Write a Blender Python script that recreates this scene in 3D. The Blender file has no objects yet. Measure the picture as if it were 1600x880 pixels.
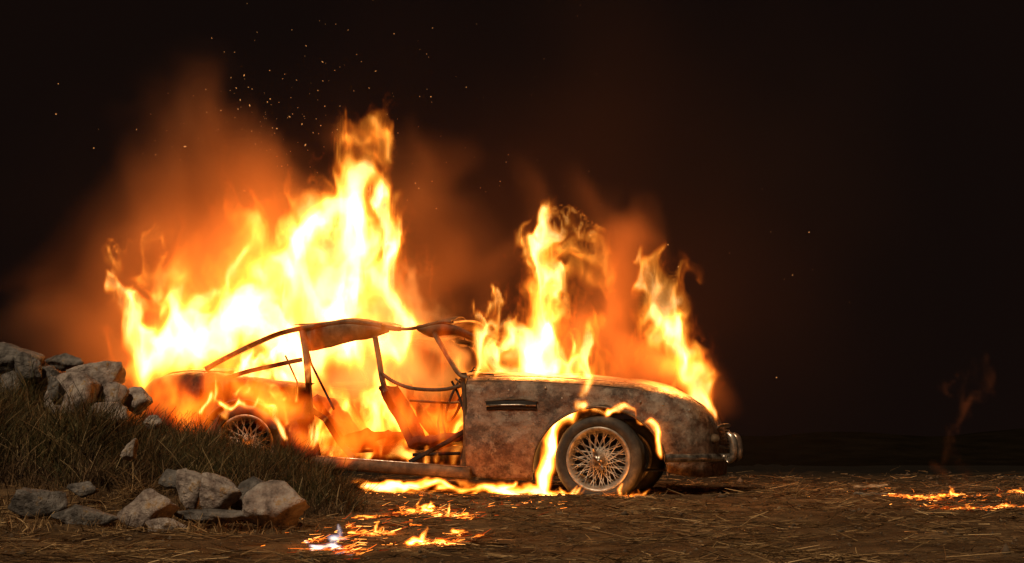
import bpy, bmesh, math, random
import numpy as np
from mathutils import Vector, Matrix

rng = np.random.default_rng(7)
random.seed(7)
sc = bpy.context.scene
COL = sc.collection

# ------------------------------------------------------------------ camera, sky, sun, exposure
F = 2222.2          # focal length in photo pixels (1600 wide)
CAM_H = 0.336
HORIZON = 700.0
cam_data = bpy.data.cameras.new('camera')
cam = bpy.data.objects.new('camera', cam_data)
COL.objects.link(cam)
cam.location = (0, 0, CAM_H)
cam.rotation_euler = (math.pi / 2, 0, 0)
cam_data.sensor_width = 36
cam_data.lens = 50
cam_data.shift_y = (HORIZON - 440) / 1600
cam_data.clip_end = 2000
sc.camera = cam

world = bpy.data.worlds.new('World')
sc.world = world
world.use_nodes = True
wb = world.node_tree.nodes['Background']
wb.inputs[0].default_value = (1.0, 0.52, 0.40, 1)
wb.inputs[1].default_value = 0.0055

sun_d = bpy.data.lights.new('sun', 'SUN')
sun = bpy.data.objects.new('sun', sun_d)
COL.objects.link(sun)
SUN_AZ, SUN_EL = math.radians(-24), math.radians(47)   # behind the camera, to its left
sdir = Vector((math.sin(SUN_AZ) * math.cos(SUN_EL), -math.cos(SUN_AZ) * math.cos(SUN_EL), math.sin(SUN_EL)))
sun.rotation_euler = sdir.to_track_quat('Z', 'Y').to_euler()
sun.location = (-6, -10, 8)
sun_d.energy = 2.4
sun_d.angle = math.radians(6)
sun_d.color = (1.0, 0.77, 0.53)

sc.view_settings.view_transform = 'Standard'
sc.view_settings.look = 'None'
sc.view_settings.gamma = 1
sc.view_settings.exposure = 0
sc.render.engine = 'CYCLES'
cy = sc.cycles
cy.use_denoising = True
cy.max_bounces = 6
cy.diffuse_bounces = 2
cy.glossy_bounces = 2
cy.volume_bounces = 0
cy.transparent_max_bounces = 8
cy.sample_clamp_indirect = 12
cy.volume_step_rate = 3.0
cy.volume_max_steps = 256


def at(px, py, Y):
    """photo pixel -> world point at depth Y"""
    return Vector(((px - 800) * Y / F, Y, CAM_H + (HORIZON - py) * Y / F))


# ------------------------------------------------------------------ helpers
def prop(o, label=None, cat=None, group=None, kind=None):
    if label: o['label'] = label
    if cat: o['category'] = cat
    if group: o['group'] = group
    if kind: o['kind'] = kind
    return o


def empty(name, loc=(0, 0, 0), rz=0.0):
    o = bpy.data.objects.new(name, None)
    o.empty_display_size = 0.1
    COL.objects.link(o)
    o.location = loc
    o.rotation_euler = (0, 0, rz)
    return o


def mk(name, verts, faces, mat, parent=None, smooth=True, thick=0.0, mats=None):
    me = bpy.data.meshes.new(name)
    if isinstance(verts, np.ndarray):
        verts = verts.reshape(-1, 3).tolist()
    me.from_pydata([tuple(v) for v in verts], [], faces)
    me.update()
    if smooth:
        me.polygons.foreach_set('use_smooth', [True] * len(me.polygons))
    me.materials.append(mat)
    o = bpy.data.objects.new(name, me)
    COL.objects.link(o)
    if parent is not None: o.parent = parent
    if thick:
        md = o.modifiers.new('thickness', 'SOLIDIFY')
        md.thickness = thick
        md.offset = 0
    return o


def mk_fast(name, V, Fq, mat, parent=None, smooth=False):
    """numpy verts (n,3), faces (m,3) or (m,4)"""
    me = bpy.data.meshes.new(name)
    k = Fq.shape[1]
    me.vertices.add(len(V))
    me.vertices.foreach_set('co', V.astype(np.float32).ravel())
    me.loops.add(Fq.size)
    me.loops.foreach_set('vertex_index', Fq.astype(np.int32).ravel())
    me.polygons.add(len(Fq))
    me.polygons.foreach_set('loop_start', np.arange(0, Fq.size, k, dtype=np.int32))
    if smooth: me.polygons.foreach_set('use_smooth', np.ones(len(Fq), bool))
    me.update(calc_edges=True)
    me.validate()
    me.materials.append(mat)
    o = bpy.data.objects.new(name, me)
    COL.objects.link(o)
    if parent is not None: o.parent = parent
    return o


def gridf(nu, nv, closed_v=False, off=0):
    """faces of nu x nv vertex grid, index = u*nv+v"""
    f = []
    for u in range(nu - 1):
        for v in range(nv if closed_v else nv - 1):
            w = (v + 1) % nv
            f.append((off + u * nv + v, off + (u + 1) * nv + v, off + (u + 1) * nv + w, off + u * nv + w))
    return f


def frames(pts):
    P = [Vector(p) for p in pts]
    T = []
    for i in range(len(P)):
        a, b = P[max(i - 1, 0)], P[min(i + 1, len(P) - 1)]
        T.append((b - a).normalized())
    up = Vector((0, 0, 1)) if abs(T[0].z) < 0.9 else Vector((0, 1, 0))
    out = []
    n = (up - T[0] * up.dot(T[0])).normalized()
    for i in range(len(P)):
        n = (n - T[i] * n.dot(T[i])).normalized()
        out.append((P[i], T[i], n, T[i].cross(n)))
    return out


def sweep(pts, prof, scale=None):
    """sweep a closed 2D profile [(a,b)] along pts; returns verts, faces"""
    V, Fc = [], []
    fr = frames(pts)
    m = len(prof)
    for i, (p, t, n, b) in enumerate(fr):
        k = 1 if scale is None else scale[i]
        for (u, w) in prof:
            V.append(p + n * (u * k) + b * (w * k))
    Fc = gridf(len(fr), m, True)
    Fc.append(tuple(range(m - 1, -1, -1)))
    Fc.append(tuple((len(fr) - 1) * m + i for i in range(m)))
    return V, Fc


def circ(r, n=8, ry=None):
    ry = ry or r
    return [(r * math.cos(2 * math.pi * i / n), ry * math.sin(2 * math.pi * i / n)) for i in range(n)]


def rbox(a, b, c=0.25):
    """rounded rectangle profile half sizes a,b"""
    k = min(a, b) * c
    return [(a, b - k), (a - k, b), (-a + k, b), (-a, b - k), (-a, -b + k), (-a + k, -b), (a - k, -b), (a, -b + k)]


def tube(name, pts, r, mat, parent, n=8, scale=None, prof=None):
    V, Fc = sweep(pts, prof or circ(r, n), scale)
    return mk(name, V, Fc, mat, parent)


def join(parts):
    V, Fc = [], []
    for v, f in parts:
        o = len(V)
        V += [Vector(p) for p in v]
        Fc += [tuple(i + o for i in q) for q in f]
    return V, Fc


def boxvf(c, s, rot=None):
    V = []
    for z in (-1, 1):
        for y in (-1, 1):
            for x in (-1, 1):
                p = Vector((x * s[0] / 2, y * s[1] / 2, z * s[2] / 2))
                if rot is not None: p = rot @ p
                V.append(p + Vector(c))
    return V, [(0, 2, 3, 1), (4, 5, 7, 6), (0, 1, 5, 4), (2, 6, 7, 3), (0, 4, 6, 2), (1, 3, 7, 5)]


def lathe(prof, n, axis='y'):
    """prof [(r, h)] closed ring list revolved about local y"""
    V = []
    for i in range(n):
        a = 2 * math.pi * i / n
        for (r, h) in prof:
            V.append((r * math.cos(a), h, r * math.sin(a)))
    m = len(prof)
    Fc = []
    for i in range(n):
        j = (i + 1) % n
        for k in range(m):
            l = (k + 1) % m
            Fc.append((i * m + k, i * m + l, j * m + l, j * m + k))
    return V, Fc


def spline(P, n):
    """Catmull-Rom through points (k,d) -> (n,d)"""
    P = np.array(P, float)
    k = len(P)
    t = np.linspace(0, k - 1 - 1e-9, n)
    i = t.astype(int)
    f = (t - i)[:, None]
    g = lambda j: P[np.clip(j, 0, k - 1)]
    a, b, c, d = g(i - 1), g(i), g(i + 1), g(i + 2)
    return 0.5 * (2 * b + (c - a) * f + (2 * a - 5 * b + 4 * c - d) * f ** 2 + (3 * b - a - 3 * c + d) * f ** 3)


# periodic noise lattices (fractal spectrum), sampled trilinearly
def spec_lattice(n, slope, k0, k1, seed):
    r = np.random.default_rng(seed)
    w = np.fft.rfftn(r.standard_normal((n, n, n)))
    kz = np.fft.fftfreq(n)[:, None, None] * n
    ky = np.fft.fftfreq(n)[None, :, None] * n
    kx = np.fft.rfftfreq(n)[None, None, :] * n
    k = np.sqrt(kx ** 2 + ky ** 2 + kz ** 2)
    amp = np.where((k >= k0) & (k <= k1), np.maximum(k, 1e-6) ** (-slope), 0)
    f = np.fft.irfftn(w * amp, s=(n, n, n))
    return (f / f.std()).astype(np.float32)


def trilin(lat, x, y, z):
    n = lat.shape[0]
    xf, yf, zf = np.floor(x), np.floor(y), np.floor(z)
    fx, fy, fz = x - xf, y - yf, z - zf
    x0, y0, z0 = xf.astype(np.int32) % n, yf.astype(np.int32) % n, zf.astype(np.int32) % n
    x1, y1, z1 = (x0 + 1) % n, (y0 + 1) % n, (z0 + 1) % n
    if lat.ndim == 4:
        fx, fy, fz = fx[:, None], fy[:, None], fz[:, None]
    c0 = (lat[z0, y0, x0] * (1 - fx) + lat[z0, y0, x1] * fx) * (1 - fy) + (lat[z0, y1, x0] * (1 - fx) + lat[z0, y1, x1] * fx) * fy
    c1 = (lat[z1, y0, x0] * (1 - fx) + lat[z1, y0, x1] * fx) * (1 - fy) + (lat[z1, y1, x0] * (1 - fx) + lat[z1, y1, x1] * fx) * fy
    return c0 * (1 - fz) + c1 * fz


LAT = spec_lattice(64, 1.9, 2, 26, 11)
_ps = [spec_lattice(64, 2.6, 2, 24, 20 + i) for i in range(3)]
_d = lambda f, ax: (np.roll(f, -1, ax) - np.roll(f, 1, ax)) * 0.5
_cx = _d(_ps[2], 1) - _d(_ps[1], 0)
_cy = _d(_ps[0], 0) - _d(_ps[2], 2)
_cz = _d(_ps[1], 2) - _d(_ps[0], 1)
CURL = np.stack([_cx, _cy, _cz], -1)
CURL = (CURL / CURL.std()).astype(np.float32)


def nz(P, freq, off=0.0):
    """fractal noise at points (n,3); freq lattice-cells per metre"""
    P = np.asarray(P, np.float32)
    freq = freq * 7.0
    return trilin(LAT, P[:, 0] * freq + off, P[:, 1] * freq + off * 1.7, P[:, 2] * freq + off * 0.3)


# ------------------------------------------------------------------ materials
def newmat(name):
    m = bpy.data.materials.new(name)
    m.use_nodes = True
    nt = m.node_tree
    b = nt.nodes['Principled BSDF']
    return m, nt, b


def N(nt, t, **kw):
    n = nt.nodes.new(t)
    for k, v in kw.items():
        if k in n.inputs: n.inputs[k].default_value = v
        else: setattr(n, k, v)
    return n


def ramp(nt, stops, src):
    r = nt.nodes.new('ShaderNodeValToRGB')
    e = r.color_ramp.elements
    while len(e) < len(stops): e.new(0.5)
    for k, (p, c) in enumerate(stops):
        e[k].position = p
        e[k].color = (c[0], c[1], c[2], 1)
    nt.links.new(src, r.inputs[0])
    return r.outputs[0]


def noise_mat(name, stops, scale=8, detail=8, rough=0.8, metal=0.0, bump=0.3, bscale=30, dist=0.01, spec=0.3, mix2=None):
    m, nt, b = newmat(name)
    tc = N(nt, 'ShaderNodeTexCoord')
    n1 = N(nt, 'ShaderNodeTexNoise', Scale=scale, Detail=detail, Roughness=0.62)
    nt.links.new(tc.outputs['Object'], n1.inputs['Vector'])
    col = ramp(nt, stops, n1.outputs['Fac'])
    if mix2:
        sc2, lo, hi, c2 = mix2
        n3 = N(nt, 'ShaderNodeTexNoise', Scale=sc2, Detail=6, Roughness=0.7)
        nt.links.new(tc.outputs['Object'], n3.inputs['Vector'])
        f = ramp(nt, [(lo, (0, 0, 0)), (hi, (1, 1, 1))], n3.outputs['Fac'])
        mx = N(nt, 'ShaderNodeMix', data_type='RGBA')
        nt.links.new(f, mx.inputs[0])
        nt.links.new(col, mx.inputs[6])
        mx.inputs[7].default_value = (*c2, 1)
        col = mx.outputs[2]
    nt.links.new(col, b.inputs['Base Color'])
    b.inputs['Roughness'].default_value = rough
    b.inputs['Metallic'].default_value = metal
    b.inputs['Specular IOR Level'].default_value = spec
    if bump:
        n2 = N(nt, 'ShaderNodeTexNoise', Scale=bscale, Detail=6, Roughness=0.65)
        nt.links.new(tc.outputs['Object'], n2.inputs['Vector'])
        bp = N(nt, 'ShaderNodeBump', Strength=bump, Distance=dist)
        nt.links.new(n2.outputs['Fac'], bp.inputs['Height'])
        nt.links.new(bp.outputs[0], b.inputs['Normal'])
    return m


M = {}
# scorched body paint: blistered brown, grey ash, bare oxidised patches
def burnt_paint():
    m, nt, b = newmat('burnt_paint')
    tc = N(nt, 'ShaderNodeTexCoord')
    def nn(s, d=8, r=0.65):
        n = N(nt, 'ShaderNodeTexNoise', Scale=s, Detail=d, Roughness=r)
        nt.links.new(tc.outputs['Object'], n.inputs['Vector'])
        return n.outputs['Fac']
    base = ramp(nt, [(0.30, (0.03, 0.016, 0.010)), (0.42, (0.11, 0.058, 0.034)), (0.52, (0.21, 0.125, 0.078)), (0.62, (0.30, 0.20, 0.13)), (0.75, (0.44, 0.33, 0.23))], nn(6.5, 10, 0.72))
    ash = ramp(nt, [(0.53, (0, 0, 0)), (0.62, (1, 1, 1))], nn(11, 10, 0.7))
    rust = ramp(nt, [(0.55, (0, 0, 0)), (0.63, (1, 1, 1))], nn(3.1, 9, 0.72))
    soot = ramp(nt, [(0.49, (0, 0, 0)), (0.58, (1, 1, 1))], nn(3.4, 10, 0.74))
    def mix(f, a, c, k=1.0):
        mx = N(nt, 'ShaderNodeMix', data_type='RGBA')
        mt = N(nt, 'ShaderNodeMath', operation='MULTIPLY')
        nt.links.new(f, mt.inputs[0]); mt.inputs[1].default_value = k
        nt.links.new(mt.outputs[0], mx.inputs[0]); nt.links.new(a, mx.inputs[6])
        mx.inputs[7].default_value = (*c, 1)
        return mx.outputs[2]
    big = ramp(nt, [(0.50, (0, 0, 0)), (0.545, (1, 1, 1))], nn(2.7, 12, 0.74))
    base = mix(big, base, (0.31, 0.25, 0.185), 0.5)
    c = mix(rust, base, (0.22, 0.075, 0.03), 0.65)
    c = mix(ash, c, (0.44, 0.37, 0.28), 0.42)
    c = mix(soot, c, (0.02, 0.013, 0.01), 0.72)
    nt.links.new(c, b.inputs['Base Color'])
    rr = ramp(nt, [(0.38, (0.26,) * 3), (0.62, (0.75,) * 3)], nn(9))
    nt.links.new(rr, b.inputs['Roughness'])
    b.inputs['Metallic'].default_value = 0.25
    b.inputs['Specular IOR Level'].default_value = 0.4
    bp = N(nt, 'ShaderNodeBump', Strength=0.8, Distance=0.014)
    nt.links.new(nn(34, 9, 0.75), bp.inputs['Height'])
    bp2 = N(nt, 'ShaderNodeBump', Strength=0.5, Distance=0.03)
    nt.links.new(nn(6, 4, 0.55), bp2.inputs['Height'])
    nt.links.new(bp.outputs[0], bp2.inputs['Normal'])
    nt.links.new(bp2.outputs[0], b.inputs['Normal'])
    return m
M['paint'] = burnt_paint()
M['char'] = noise_mat('charred_metal', [(0.3, (0.025, 0.019, 0.012)), (0.5, (0.09, 0.06, 0.034)), (0.72, (0.2, 0.135, 0.075))], 9, rough=0.6, metal=0.3, bump=0.5, bscale=40)
M['rust'] = noise_mat('burnt_rust', [(0.3, (0.012, 0.006, 0.004)), (0.48, (0.05, 0.017, 0.008)), (0.62, (0.11, 0.036, 0.014)), (0.78, (0.2, 0.09, 0.045))], 7, detail=10, rough=0.75, metal=0.1, bump=0.8, bscale=36, dist=0.012, mix2=(4, 0.52, 0.62, (0.018, 0.011, 0.009)))
M['dark'] = noise_mat('sooty_black', [(0.3, (0.008, 0.007, 0.006)), (0.7, (0.03, 0.022, 0.016))], 12, rough=0.8, bump=0.4, bscale=50)
M['rubber'] = noise_mat('scorched_rubber', [(0.3, (0.010, 0.009, 0.008)), (0.5, (0.032, 0.029, 0.023)), (0.72, (0.085, 0.075, 0.058))], 11, rough=0.72, bump=0.3, bscale=55, dist=0.005, spec=0.4)
M['chrome'] = noise_mat('sooty_chrome', [(0.35, (0.08, 0.06, 0.045)), (0.5, (0.3, 0.26, 0.21)), (0.66, (0.66, 0.6, 0.5))], 16, rough=0.3, metal=0.8, bump=0.12, bscale=40, spec=0.5)
M['wire'] = noise_mat('heat_dulled_wire', [(0.3, (0.15, 0.135, 0.11)), (0.6, (0.5, 0.46, 0.38))], 14, rough=0.42, metal=0.55, bump=0)
M['seat'] = noise_mat('burnt_upholstery', [(0.3, (0.012, 0.008, 0.006)), (0.55, (0.06, 0.025, 0.014)), (0.75, (0.15, 0.06, 0.03))], 14, rough=0.9, bump=0.7, bscale=30)
M['rock'] = noise_mat('limestone', [(0.34, (0.07, 0.052, 0.042)), (0.44, (0.24, 0.19, 0.16)), (0.56, (0.38, 0.32, 0.27)), (0.7, (0.52, 0.45, 0.39))], 13, rough=0.9, bump=1.0, bscale=34, dist=0.035, mix2=(9, 0.58, 0.66, (0.34, 0.20, 0.07)))
M['rock_grey'] = noise_mat('grey_limestone', [(0.33, (0.035, 0.03, 0.026)), (0.5, (0.14, 0.125, 0.11)), (0.7, (0.27, 0.245, 0.22))], 14, rough=0.9, bump=1.0, bscale=38, dist=0.035, mix2=(8, 0.60, 0.68, (0.26, 0.16, 0.06)))
M['hill'] = noise_mat('night_dark_hill', [(0.3, (0.004, 0.003, 0.002)), (0.7, (0.009, 0.0065, 0.004))], 1.6, detail=10, rough=1.0, bump=0, spec=0.0)  # near-black colour paints the night darkness onto the hill
M['ground'] = noise_mat('dry_earth', [(0.3, (0.022, 0.012, 0.006)), (0.5, (0.07, 0.041, 0.019)), (0.68, (0.15, 0.092, 0.044))], 3.5, detail=12, rough=0.95, bump=1.0, bscale=18, dist=0.03, spec=0.1)


def strand_mat(name, stops, rough=0.75, spec=0.2, patch=None):
    m, nt, b = newmat(name)
    g = N(nt, 'ShaderNodeNewGeometry')
    c = ramp(nt, stops, g.outputs['Random Per Island'])
    if patch:
        tc = N(nt, 'ShaderNodeTexCoord')
        n1 = N(nt, 'ShaderNodeTexNoise', Scale=patch[0], Detail=5, Roughness=0.6)
        nt.links.new(tc.outputs['Object'], n1.inputs['Vector'])
        f = ramp(nt, [(0.40, (0, 0, 0)), (0.60, (1, 1, 1))], n1.outputs['Fac'])
        mx = N(nt, 'ShaderNodeMix', data_type='RGBA', blend_type='MULTIPLY')
        nt.links.new(f, mx.inputs[0]); nt.links.new(c, mx.inputs[6])
        mx.inputs[7].default_value = (*patch[1], 1)
        c = mx.outputs[2]
    nt.links.new(c, b.inputs['Base Color'])
    b.inputs['Roughness'].default_value = rough
    b.inputs['Specular IOR Level'].default_value = spec
    return m


M['straw'] = strand_mat('dry_straw', [(0.0, (0.055, 0.03, 0.011)), (0.45, (0.17, 0.095, 0.037)), (0.8, (0.34, 0.21, 0.088)), (1.0, (0.56, 0.38, 0.18))], patch=(1.7, (0.32, 0.27, 0.22)))
M['grass'] = strand_mat('heath_grass', [(0.0, (0.025, 0.025, 0.009)), (0.4, (0.06, 0.056, 0.018)), (0.75, (0.12, 0.085, 0.03)), (1.0, (0.28, 0.18, 0.08))], patch=(2.6, (0.45, 0.3, 0.2)))
M['ash'] = noise_mat('ash_flake', [(0.3, (0.03, 0.026, 0.022)), (0.6, (0.2, 0.17, 0.13)), (0.75, (0.4, 0.33, 0.24))], 20, rough=0.95, bump=0.6)


# far ground colour darkened with distance to paint the fade into night
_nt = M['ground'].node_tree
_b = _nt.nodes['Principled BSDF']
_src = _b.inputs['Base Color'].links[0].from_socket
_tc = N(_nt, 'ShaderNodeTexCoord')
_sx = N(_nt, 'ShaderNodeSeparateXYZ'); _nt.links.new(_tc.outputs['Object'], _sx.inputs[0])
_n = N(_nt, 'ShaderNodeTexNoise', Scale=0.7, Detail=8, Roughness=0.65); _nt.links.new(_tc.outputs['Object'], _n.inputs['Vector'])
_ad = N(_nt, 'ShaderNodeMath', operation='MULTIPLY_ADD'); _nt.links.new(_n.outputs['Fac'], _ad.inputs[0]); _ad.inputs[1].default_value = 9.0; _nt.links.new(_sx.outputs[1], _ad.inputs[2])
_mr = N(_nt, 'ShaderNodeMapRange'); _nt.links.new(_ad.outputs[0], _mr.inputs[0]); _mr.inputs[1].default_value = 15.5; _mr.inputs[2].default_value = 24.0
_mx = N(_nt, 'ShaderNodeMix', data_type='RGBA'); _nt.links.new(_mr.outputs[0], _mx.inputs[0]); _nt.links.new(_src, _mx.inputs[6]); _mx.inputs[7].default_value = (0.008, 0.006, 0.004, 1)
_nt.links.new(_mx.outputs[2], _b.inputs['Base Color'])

# ------------------------------------------------------------------ ground
def mound(X, Y):
    """bank of heath on the left, falling towards the car"""
    A = np.interp(X, [-6, -3.5, -3.06, -2.6, -2.1, -1.75, -1.45, -1.15, -0.9, -0.7], [1.0, 0.66, 0.55, 0.42, 0.27, 0.16, 0.09, 0.04, 0.01, 0.0])
    d = Y - 8.5
    s = np.where(d > 0, 0.95, 1.75)
    return A * np.exp(-(d / s) ** 2)


def far_bank(X, Y):
    r = 0.62 + 0.10 * np.sin(X * 0.21 + 0.8) + 0.05 * np.sin(X * 0.63) + 0.05 * np.sin(X * 1.7 + 2)
    return r * np.exp(-((Y - 31) / 3.6) ** 2) + np.clip((Y - 60) / 400, 0, 1) * 2.0


def ground_z(X, Y):
    X = np.asarray(X, np.float32); Y = np.asarray(Y, np.float32)
    P = np.stack([X.ravel(), Y.ravel(), np.zeros(X.size, np.float32)], -1)
    n = nz(P, 3.1, 5).reshape(X.shape) * 0.009 + nz(P, 9, 2).reshape(X.shape) * 0.004
    n = n * np.interp(Y, [2, 9.3, 9.8, 12.5, 13, 30], [1.0, 1, 0.45, 0.45, 1.0, 3.0])
    m = mound(X, Y)
    n2 = nz(P, 2.0, 9).reshape(X.shape) * 0.05 * np.clip(m * 5, 0, 1)
    return n + m + n2


ys = np.concatenate([np.linspace(1.6, 14, 340), np.geomspace(14.1, 60, 110), np.geomspace(62, 900, 30)])
xs = np.concatenate([-np.geomspace(5, 700, 46)[::-1], np.linspace(-4.95, 4.95, 300), np.geomspace(5, 700, 46)])
YY, XX = np.meshgrid(ys, xs, indexing='ij')
ZZ = ground_z(XX, YY)
V = np.stack([XX, YY, ZZ], -1).reshape(-1, 3)
nx_, ny_ = len(xs), len(ys)
ii = (np.arange(ny_ - 1)[:, None] * nx_ + np.arange(nx_ - 1)[None, :]).ravel()
FQ = np.stack([ii, ii + 1, ii + nx_ + 1, ii + nx_], -1)
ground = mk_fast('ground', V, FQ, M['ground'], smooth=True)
prop(ground, kind='structure')


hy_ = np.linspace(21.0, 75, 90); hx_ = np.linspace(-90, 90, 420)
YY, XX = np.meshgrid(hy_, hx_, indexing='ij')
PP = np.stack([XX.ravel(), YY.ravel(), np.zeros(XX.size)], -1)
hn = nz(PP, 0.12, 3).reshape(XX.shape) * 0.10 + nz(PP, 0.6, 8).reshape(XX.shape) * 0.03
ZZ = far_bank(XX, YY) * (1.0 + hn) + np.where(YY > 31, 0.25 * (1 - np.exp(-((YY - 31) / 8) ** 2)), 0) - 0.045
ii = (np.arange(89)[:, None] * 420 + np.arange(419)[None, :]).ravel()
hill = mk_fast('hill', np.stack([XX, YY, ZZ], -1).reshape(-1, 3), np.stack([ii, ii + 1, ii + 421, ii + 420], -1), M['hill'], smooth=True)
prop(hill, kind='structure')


def gz1(x, y):
    return float(ground_z(np.array([x]), np.array([y]))[0])


# ---- straw lying over the ground
def strands(n, P, az, L, Wd, lift, curve, segs=3, up=None):
    """ribbons: P (n,3) start, az heading, L length, Wd width, lift rise angle, curve sideways bend"""
    t = np.linspace(0, 1, segs + 1)[None, :]
    hx, hy = np.cos(az)[:, None], np.sin(az)[:, None]
    l = L[:, None] * t
    bend = curve[:, None] * (t ** 2) * L[:, None]
    x = P[:, 0:1] + hx * l * np.cos(lift)[:, None] - hy * bend
    y = P[:, 1:2] + hy * l * np.cos(lift)[:, None] + hx * bend
    droop = (up if up is not None else np.zeros(n))[:, None]
    z = P[:, 2:3] + np.sin(lift)[:, None] * l - droop * (t ** 2) * L[:, None]
    w = Wd[:, None] * (1 - 0.55 * t)
    # width direction: across heading, rolled
    roll = rng.uniform(0, math.pi, n)[:, None]
    wx, wy, wz = -hy * np.cos(roll), hx * np.cos(roll), np.sin(roll) * np.ones_like(t)
    A = np.stack([x + wx * w, y + wy * w, z + wz * w], -1)
    B = np.stack([x - wx * w, y - wy * w, z - wz * w], -1)
    V = np.stack([A, B], 2).reshape(n, -1, 3)
    k = V.shape[1]
    f = []
    for s in range(segs):
        f.append([2 * s, 2 * s + 1, 2 * s + 3, 2 * s + 2])
    Fq = (np.arange(n)[:, None, None] * k + np.array(f)[None]).reshape(-1, 4)
    return V.reshape(-1, 3), Fq


n = 84000
Y = np.exp(rng.uniform(math.log(2.7), math.log(20), n))
X = rng.uniform(-1, 1, n) * (Y * 0.40 + 0.8)
# clumpy cover: keep where a noise field is high
cl = nz(np.stack([X, Y, np.zeros(n)], -1), 4.2, 31)
keep = (cl + rng.normal(0, 0.6, n) > -0.15) & (rng.random(n) > np.clip((Y - 11) / 7, 0, 0.97))
car_zone = (Y > 9.9 + 0.0) & (Y < 11.9) & (X < 1.5) & (X > -2.9)
keep &= ~(car_zone & (rng.random(n) < 0.5))
X, Y = X[keep], Y[keep]
n = len(X)
P = np.stack([X, Y, ground_z(X, Y) + rng.uniform(0.0, 0.012, n)], -1)
az = rng.normal(0.15, 0.75, n) + np.where(rng.random(n) < 0.5, 0, math.pi)
L = np.clip(rng.lognormal(math.log(0.055), 0.5, n), 0.02, 0.22) * np.interp(Y, [3, 8, 20], [0.9, 1.2, 1.8])
Wd = rng.uniform(0.0006, 0.0021, n) * np.interp(Y, [3, 8, 20], [0.8, 1.4, 3.0])
V, FQ = strands(n, P, az, L, Wd, np.clip(rng.normal(0.06, 0.14, n), -0.02, 0.6), rng.normal(0, 0.22, n))
straw = mk_fast('straw', V, FQ, M['straw'])
prop(straw, 'dry flattened straw strewn over the brown earth', 'straw', kind='stuff')

# small clods and ash crumbs over the ground
def crumb_mesh(n, X, Y, size):
    ico = np.array([(0, 0, 1), (0.9, 0, 0.1), (0.2, 0.85, 0.2), (-0.75, 0.4, 0), (-0.6, -0.6, 0.15), (0.3, -0.8, 0.1), (0, 0, -0.6)])
    fc = np.array([(0, 1, 2), (0, 2, 3), (0, 3, 4), (0, 4, 5), (0, 5, 1), (6, 2, 1), (6, 3, 2), (6, 4, 3), (6, 5, 4), (6, 1, 5)])
    a = rng.uniform(0, 6.28, n)
    R = ico[None] * (1 + rng.normal(0, 0.22, (n, 7, 3)))
    R = R * np.stack([size, size * rng.uniform(0.6, 1.2, n), size * rng.uniform(0.4, 0.8, n)], -1)[:, None]
    c, s = np.cos(a)[:, None], np.sin(a)[:, None]
    x = R[..., 0] * c - R[..., 1] * s + X[:, None]
    y = R[..., 0] * s + R[..., 1] * c + Y[:, None]
    z = R[..., 2] + ground_z(X, Y)[:, None]
    return np.stack([x, y, z], -1).reshape(-1, 3), (np.arange(n)[:, None, None] * 7 + fc[None]).reshape(-1, 3)
n = 9000
Y = np.exp(rng.uniform(math.log(2.8), math.log(18), n)); X = rng.uniform(-1, 1, n) * (Y * 0.40 + 0.6)
size = rng.lognormal(math.log(0.0055), 0.55, n) * np.interp(Y, [3, 8, 18], [0.7, 1.3, 2.2])
V, FQ = crumb_mesh(n, X, Y, size)
cr = mk_fast('clods', V, FQ, noise_mat('clod_earth', [(0.3, (0.03, 0.02, 0.012)), (0.5, (0.09, 0.06, 0.035)), (0.7, (0.2, 0.14, 0.08))], 4, bump=0))
prop(cr, 'small crumbs of earth and ash scattered on the ground', 'dirt', kind='stuff')

# ---- heath grass on the bank: tussocks of fine upright blades
def grass_patch(n_tuft, blades, sampler, hmin, hmax, rad):
    Vs, Fs, off = [], [], 0
    cx, cy, hk = sampler(n_tuft)
    hk = hk * rng.uniform(hmin, hmax, n_tuft)
    b = blades
    n = n_tuft * b
    r = rng.normal(0, 1, (n_tuft, b)) * rad
    th = rng.uniform(0, 6.28, (n_tuft, b))
    X = (cx[:, None] + r * np.cos(th)).ravel(); Y = (cy[:, None] + r * np.sin(th)).ravel()
    H = (hk[:, None] * rng.uniform(0.45, 1.15, (n_tuft, b))).ravel()
    P = np.stack([X, Y, ground_z(X, Y) - 0.01], -1)
    az = np.arctan2(np.sin(th).ravel() + rng.normal(0, 0.5, n), np.cos(th).ravel() + 0.35 + rng.normal(0, 0.5, n))
    lift = np.clip(rng.normal(1.22, 0.22, n), 0.35, 1.55)
    return strands(n, P, az, H, rng.uniform(0.0013, 0.0032, n), lift, rng.normal(0, 0.25, n), segs=4, up=rng.uniform(0.0, 0.35, n))


def bank_sampler(m, dry=None):
    xs_, ys_, hs = [], [], []
    while len(xs_) < m:
        y = random.uniform(6.5, 9.35); x = random.uniform(-4.2, -0.75)
        px = 800 + x / y * F
        if px < -120: continue
        # the grass edge runs down to the right; bare straw in front
        lim = np.interp(px, [0, 200, 330, 480, 560], [6.9, 7.0, 7.0, 6.6, 6.5])
        if y < lim + random.uniform(0, 0.8): continue
        edge = np.interp(y, [6.5, 7.4, 8.2, 9.4], [545, 555, 525, 430])
        if px > edge - random.uniform(0, 25): continue
        # rock pile stays mostly bare
        if px < 240 and y > 8.1 and random.random() < 0.75: continue
        if dry is not None:
            g_ = float(nz(np.array([[x, y, 0.0]]), 1.1, 51)[0])
            if (g_ > 0.25) != dry and random.random() < 0.85: continue
        xs_.append(x); ys_.append(y)
        hs.append(np.interp(px, [0, 250, 450, 520, 570], [1.0, 1.0, 0.95, 0.75, 0.45]))
    return np.array(xs_), np.array(ys_), np.array(hs)


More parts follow.
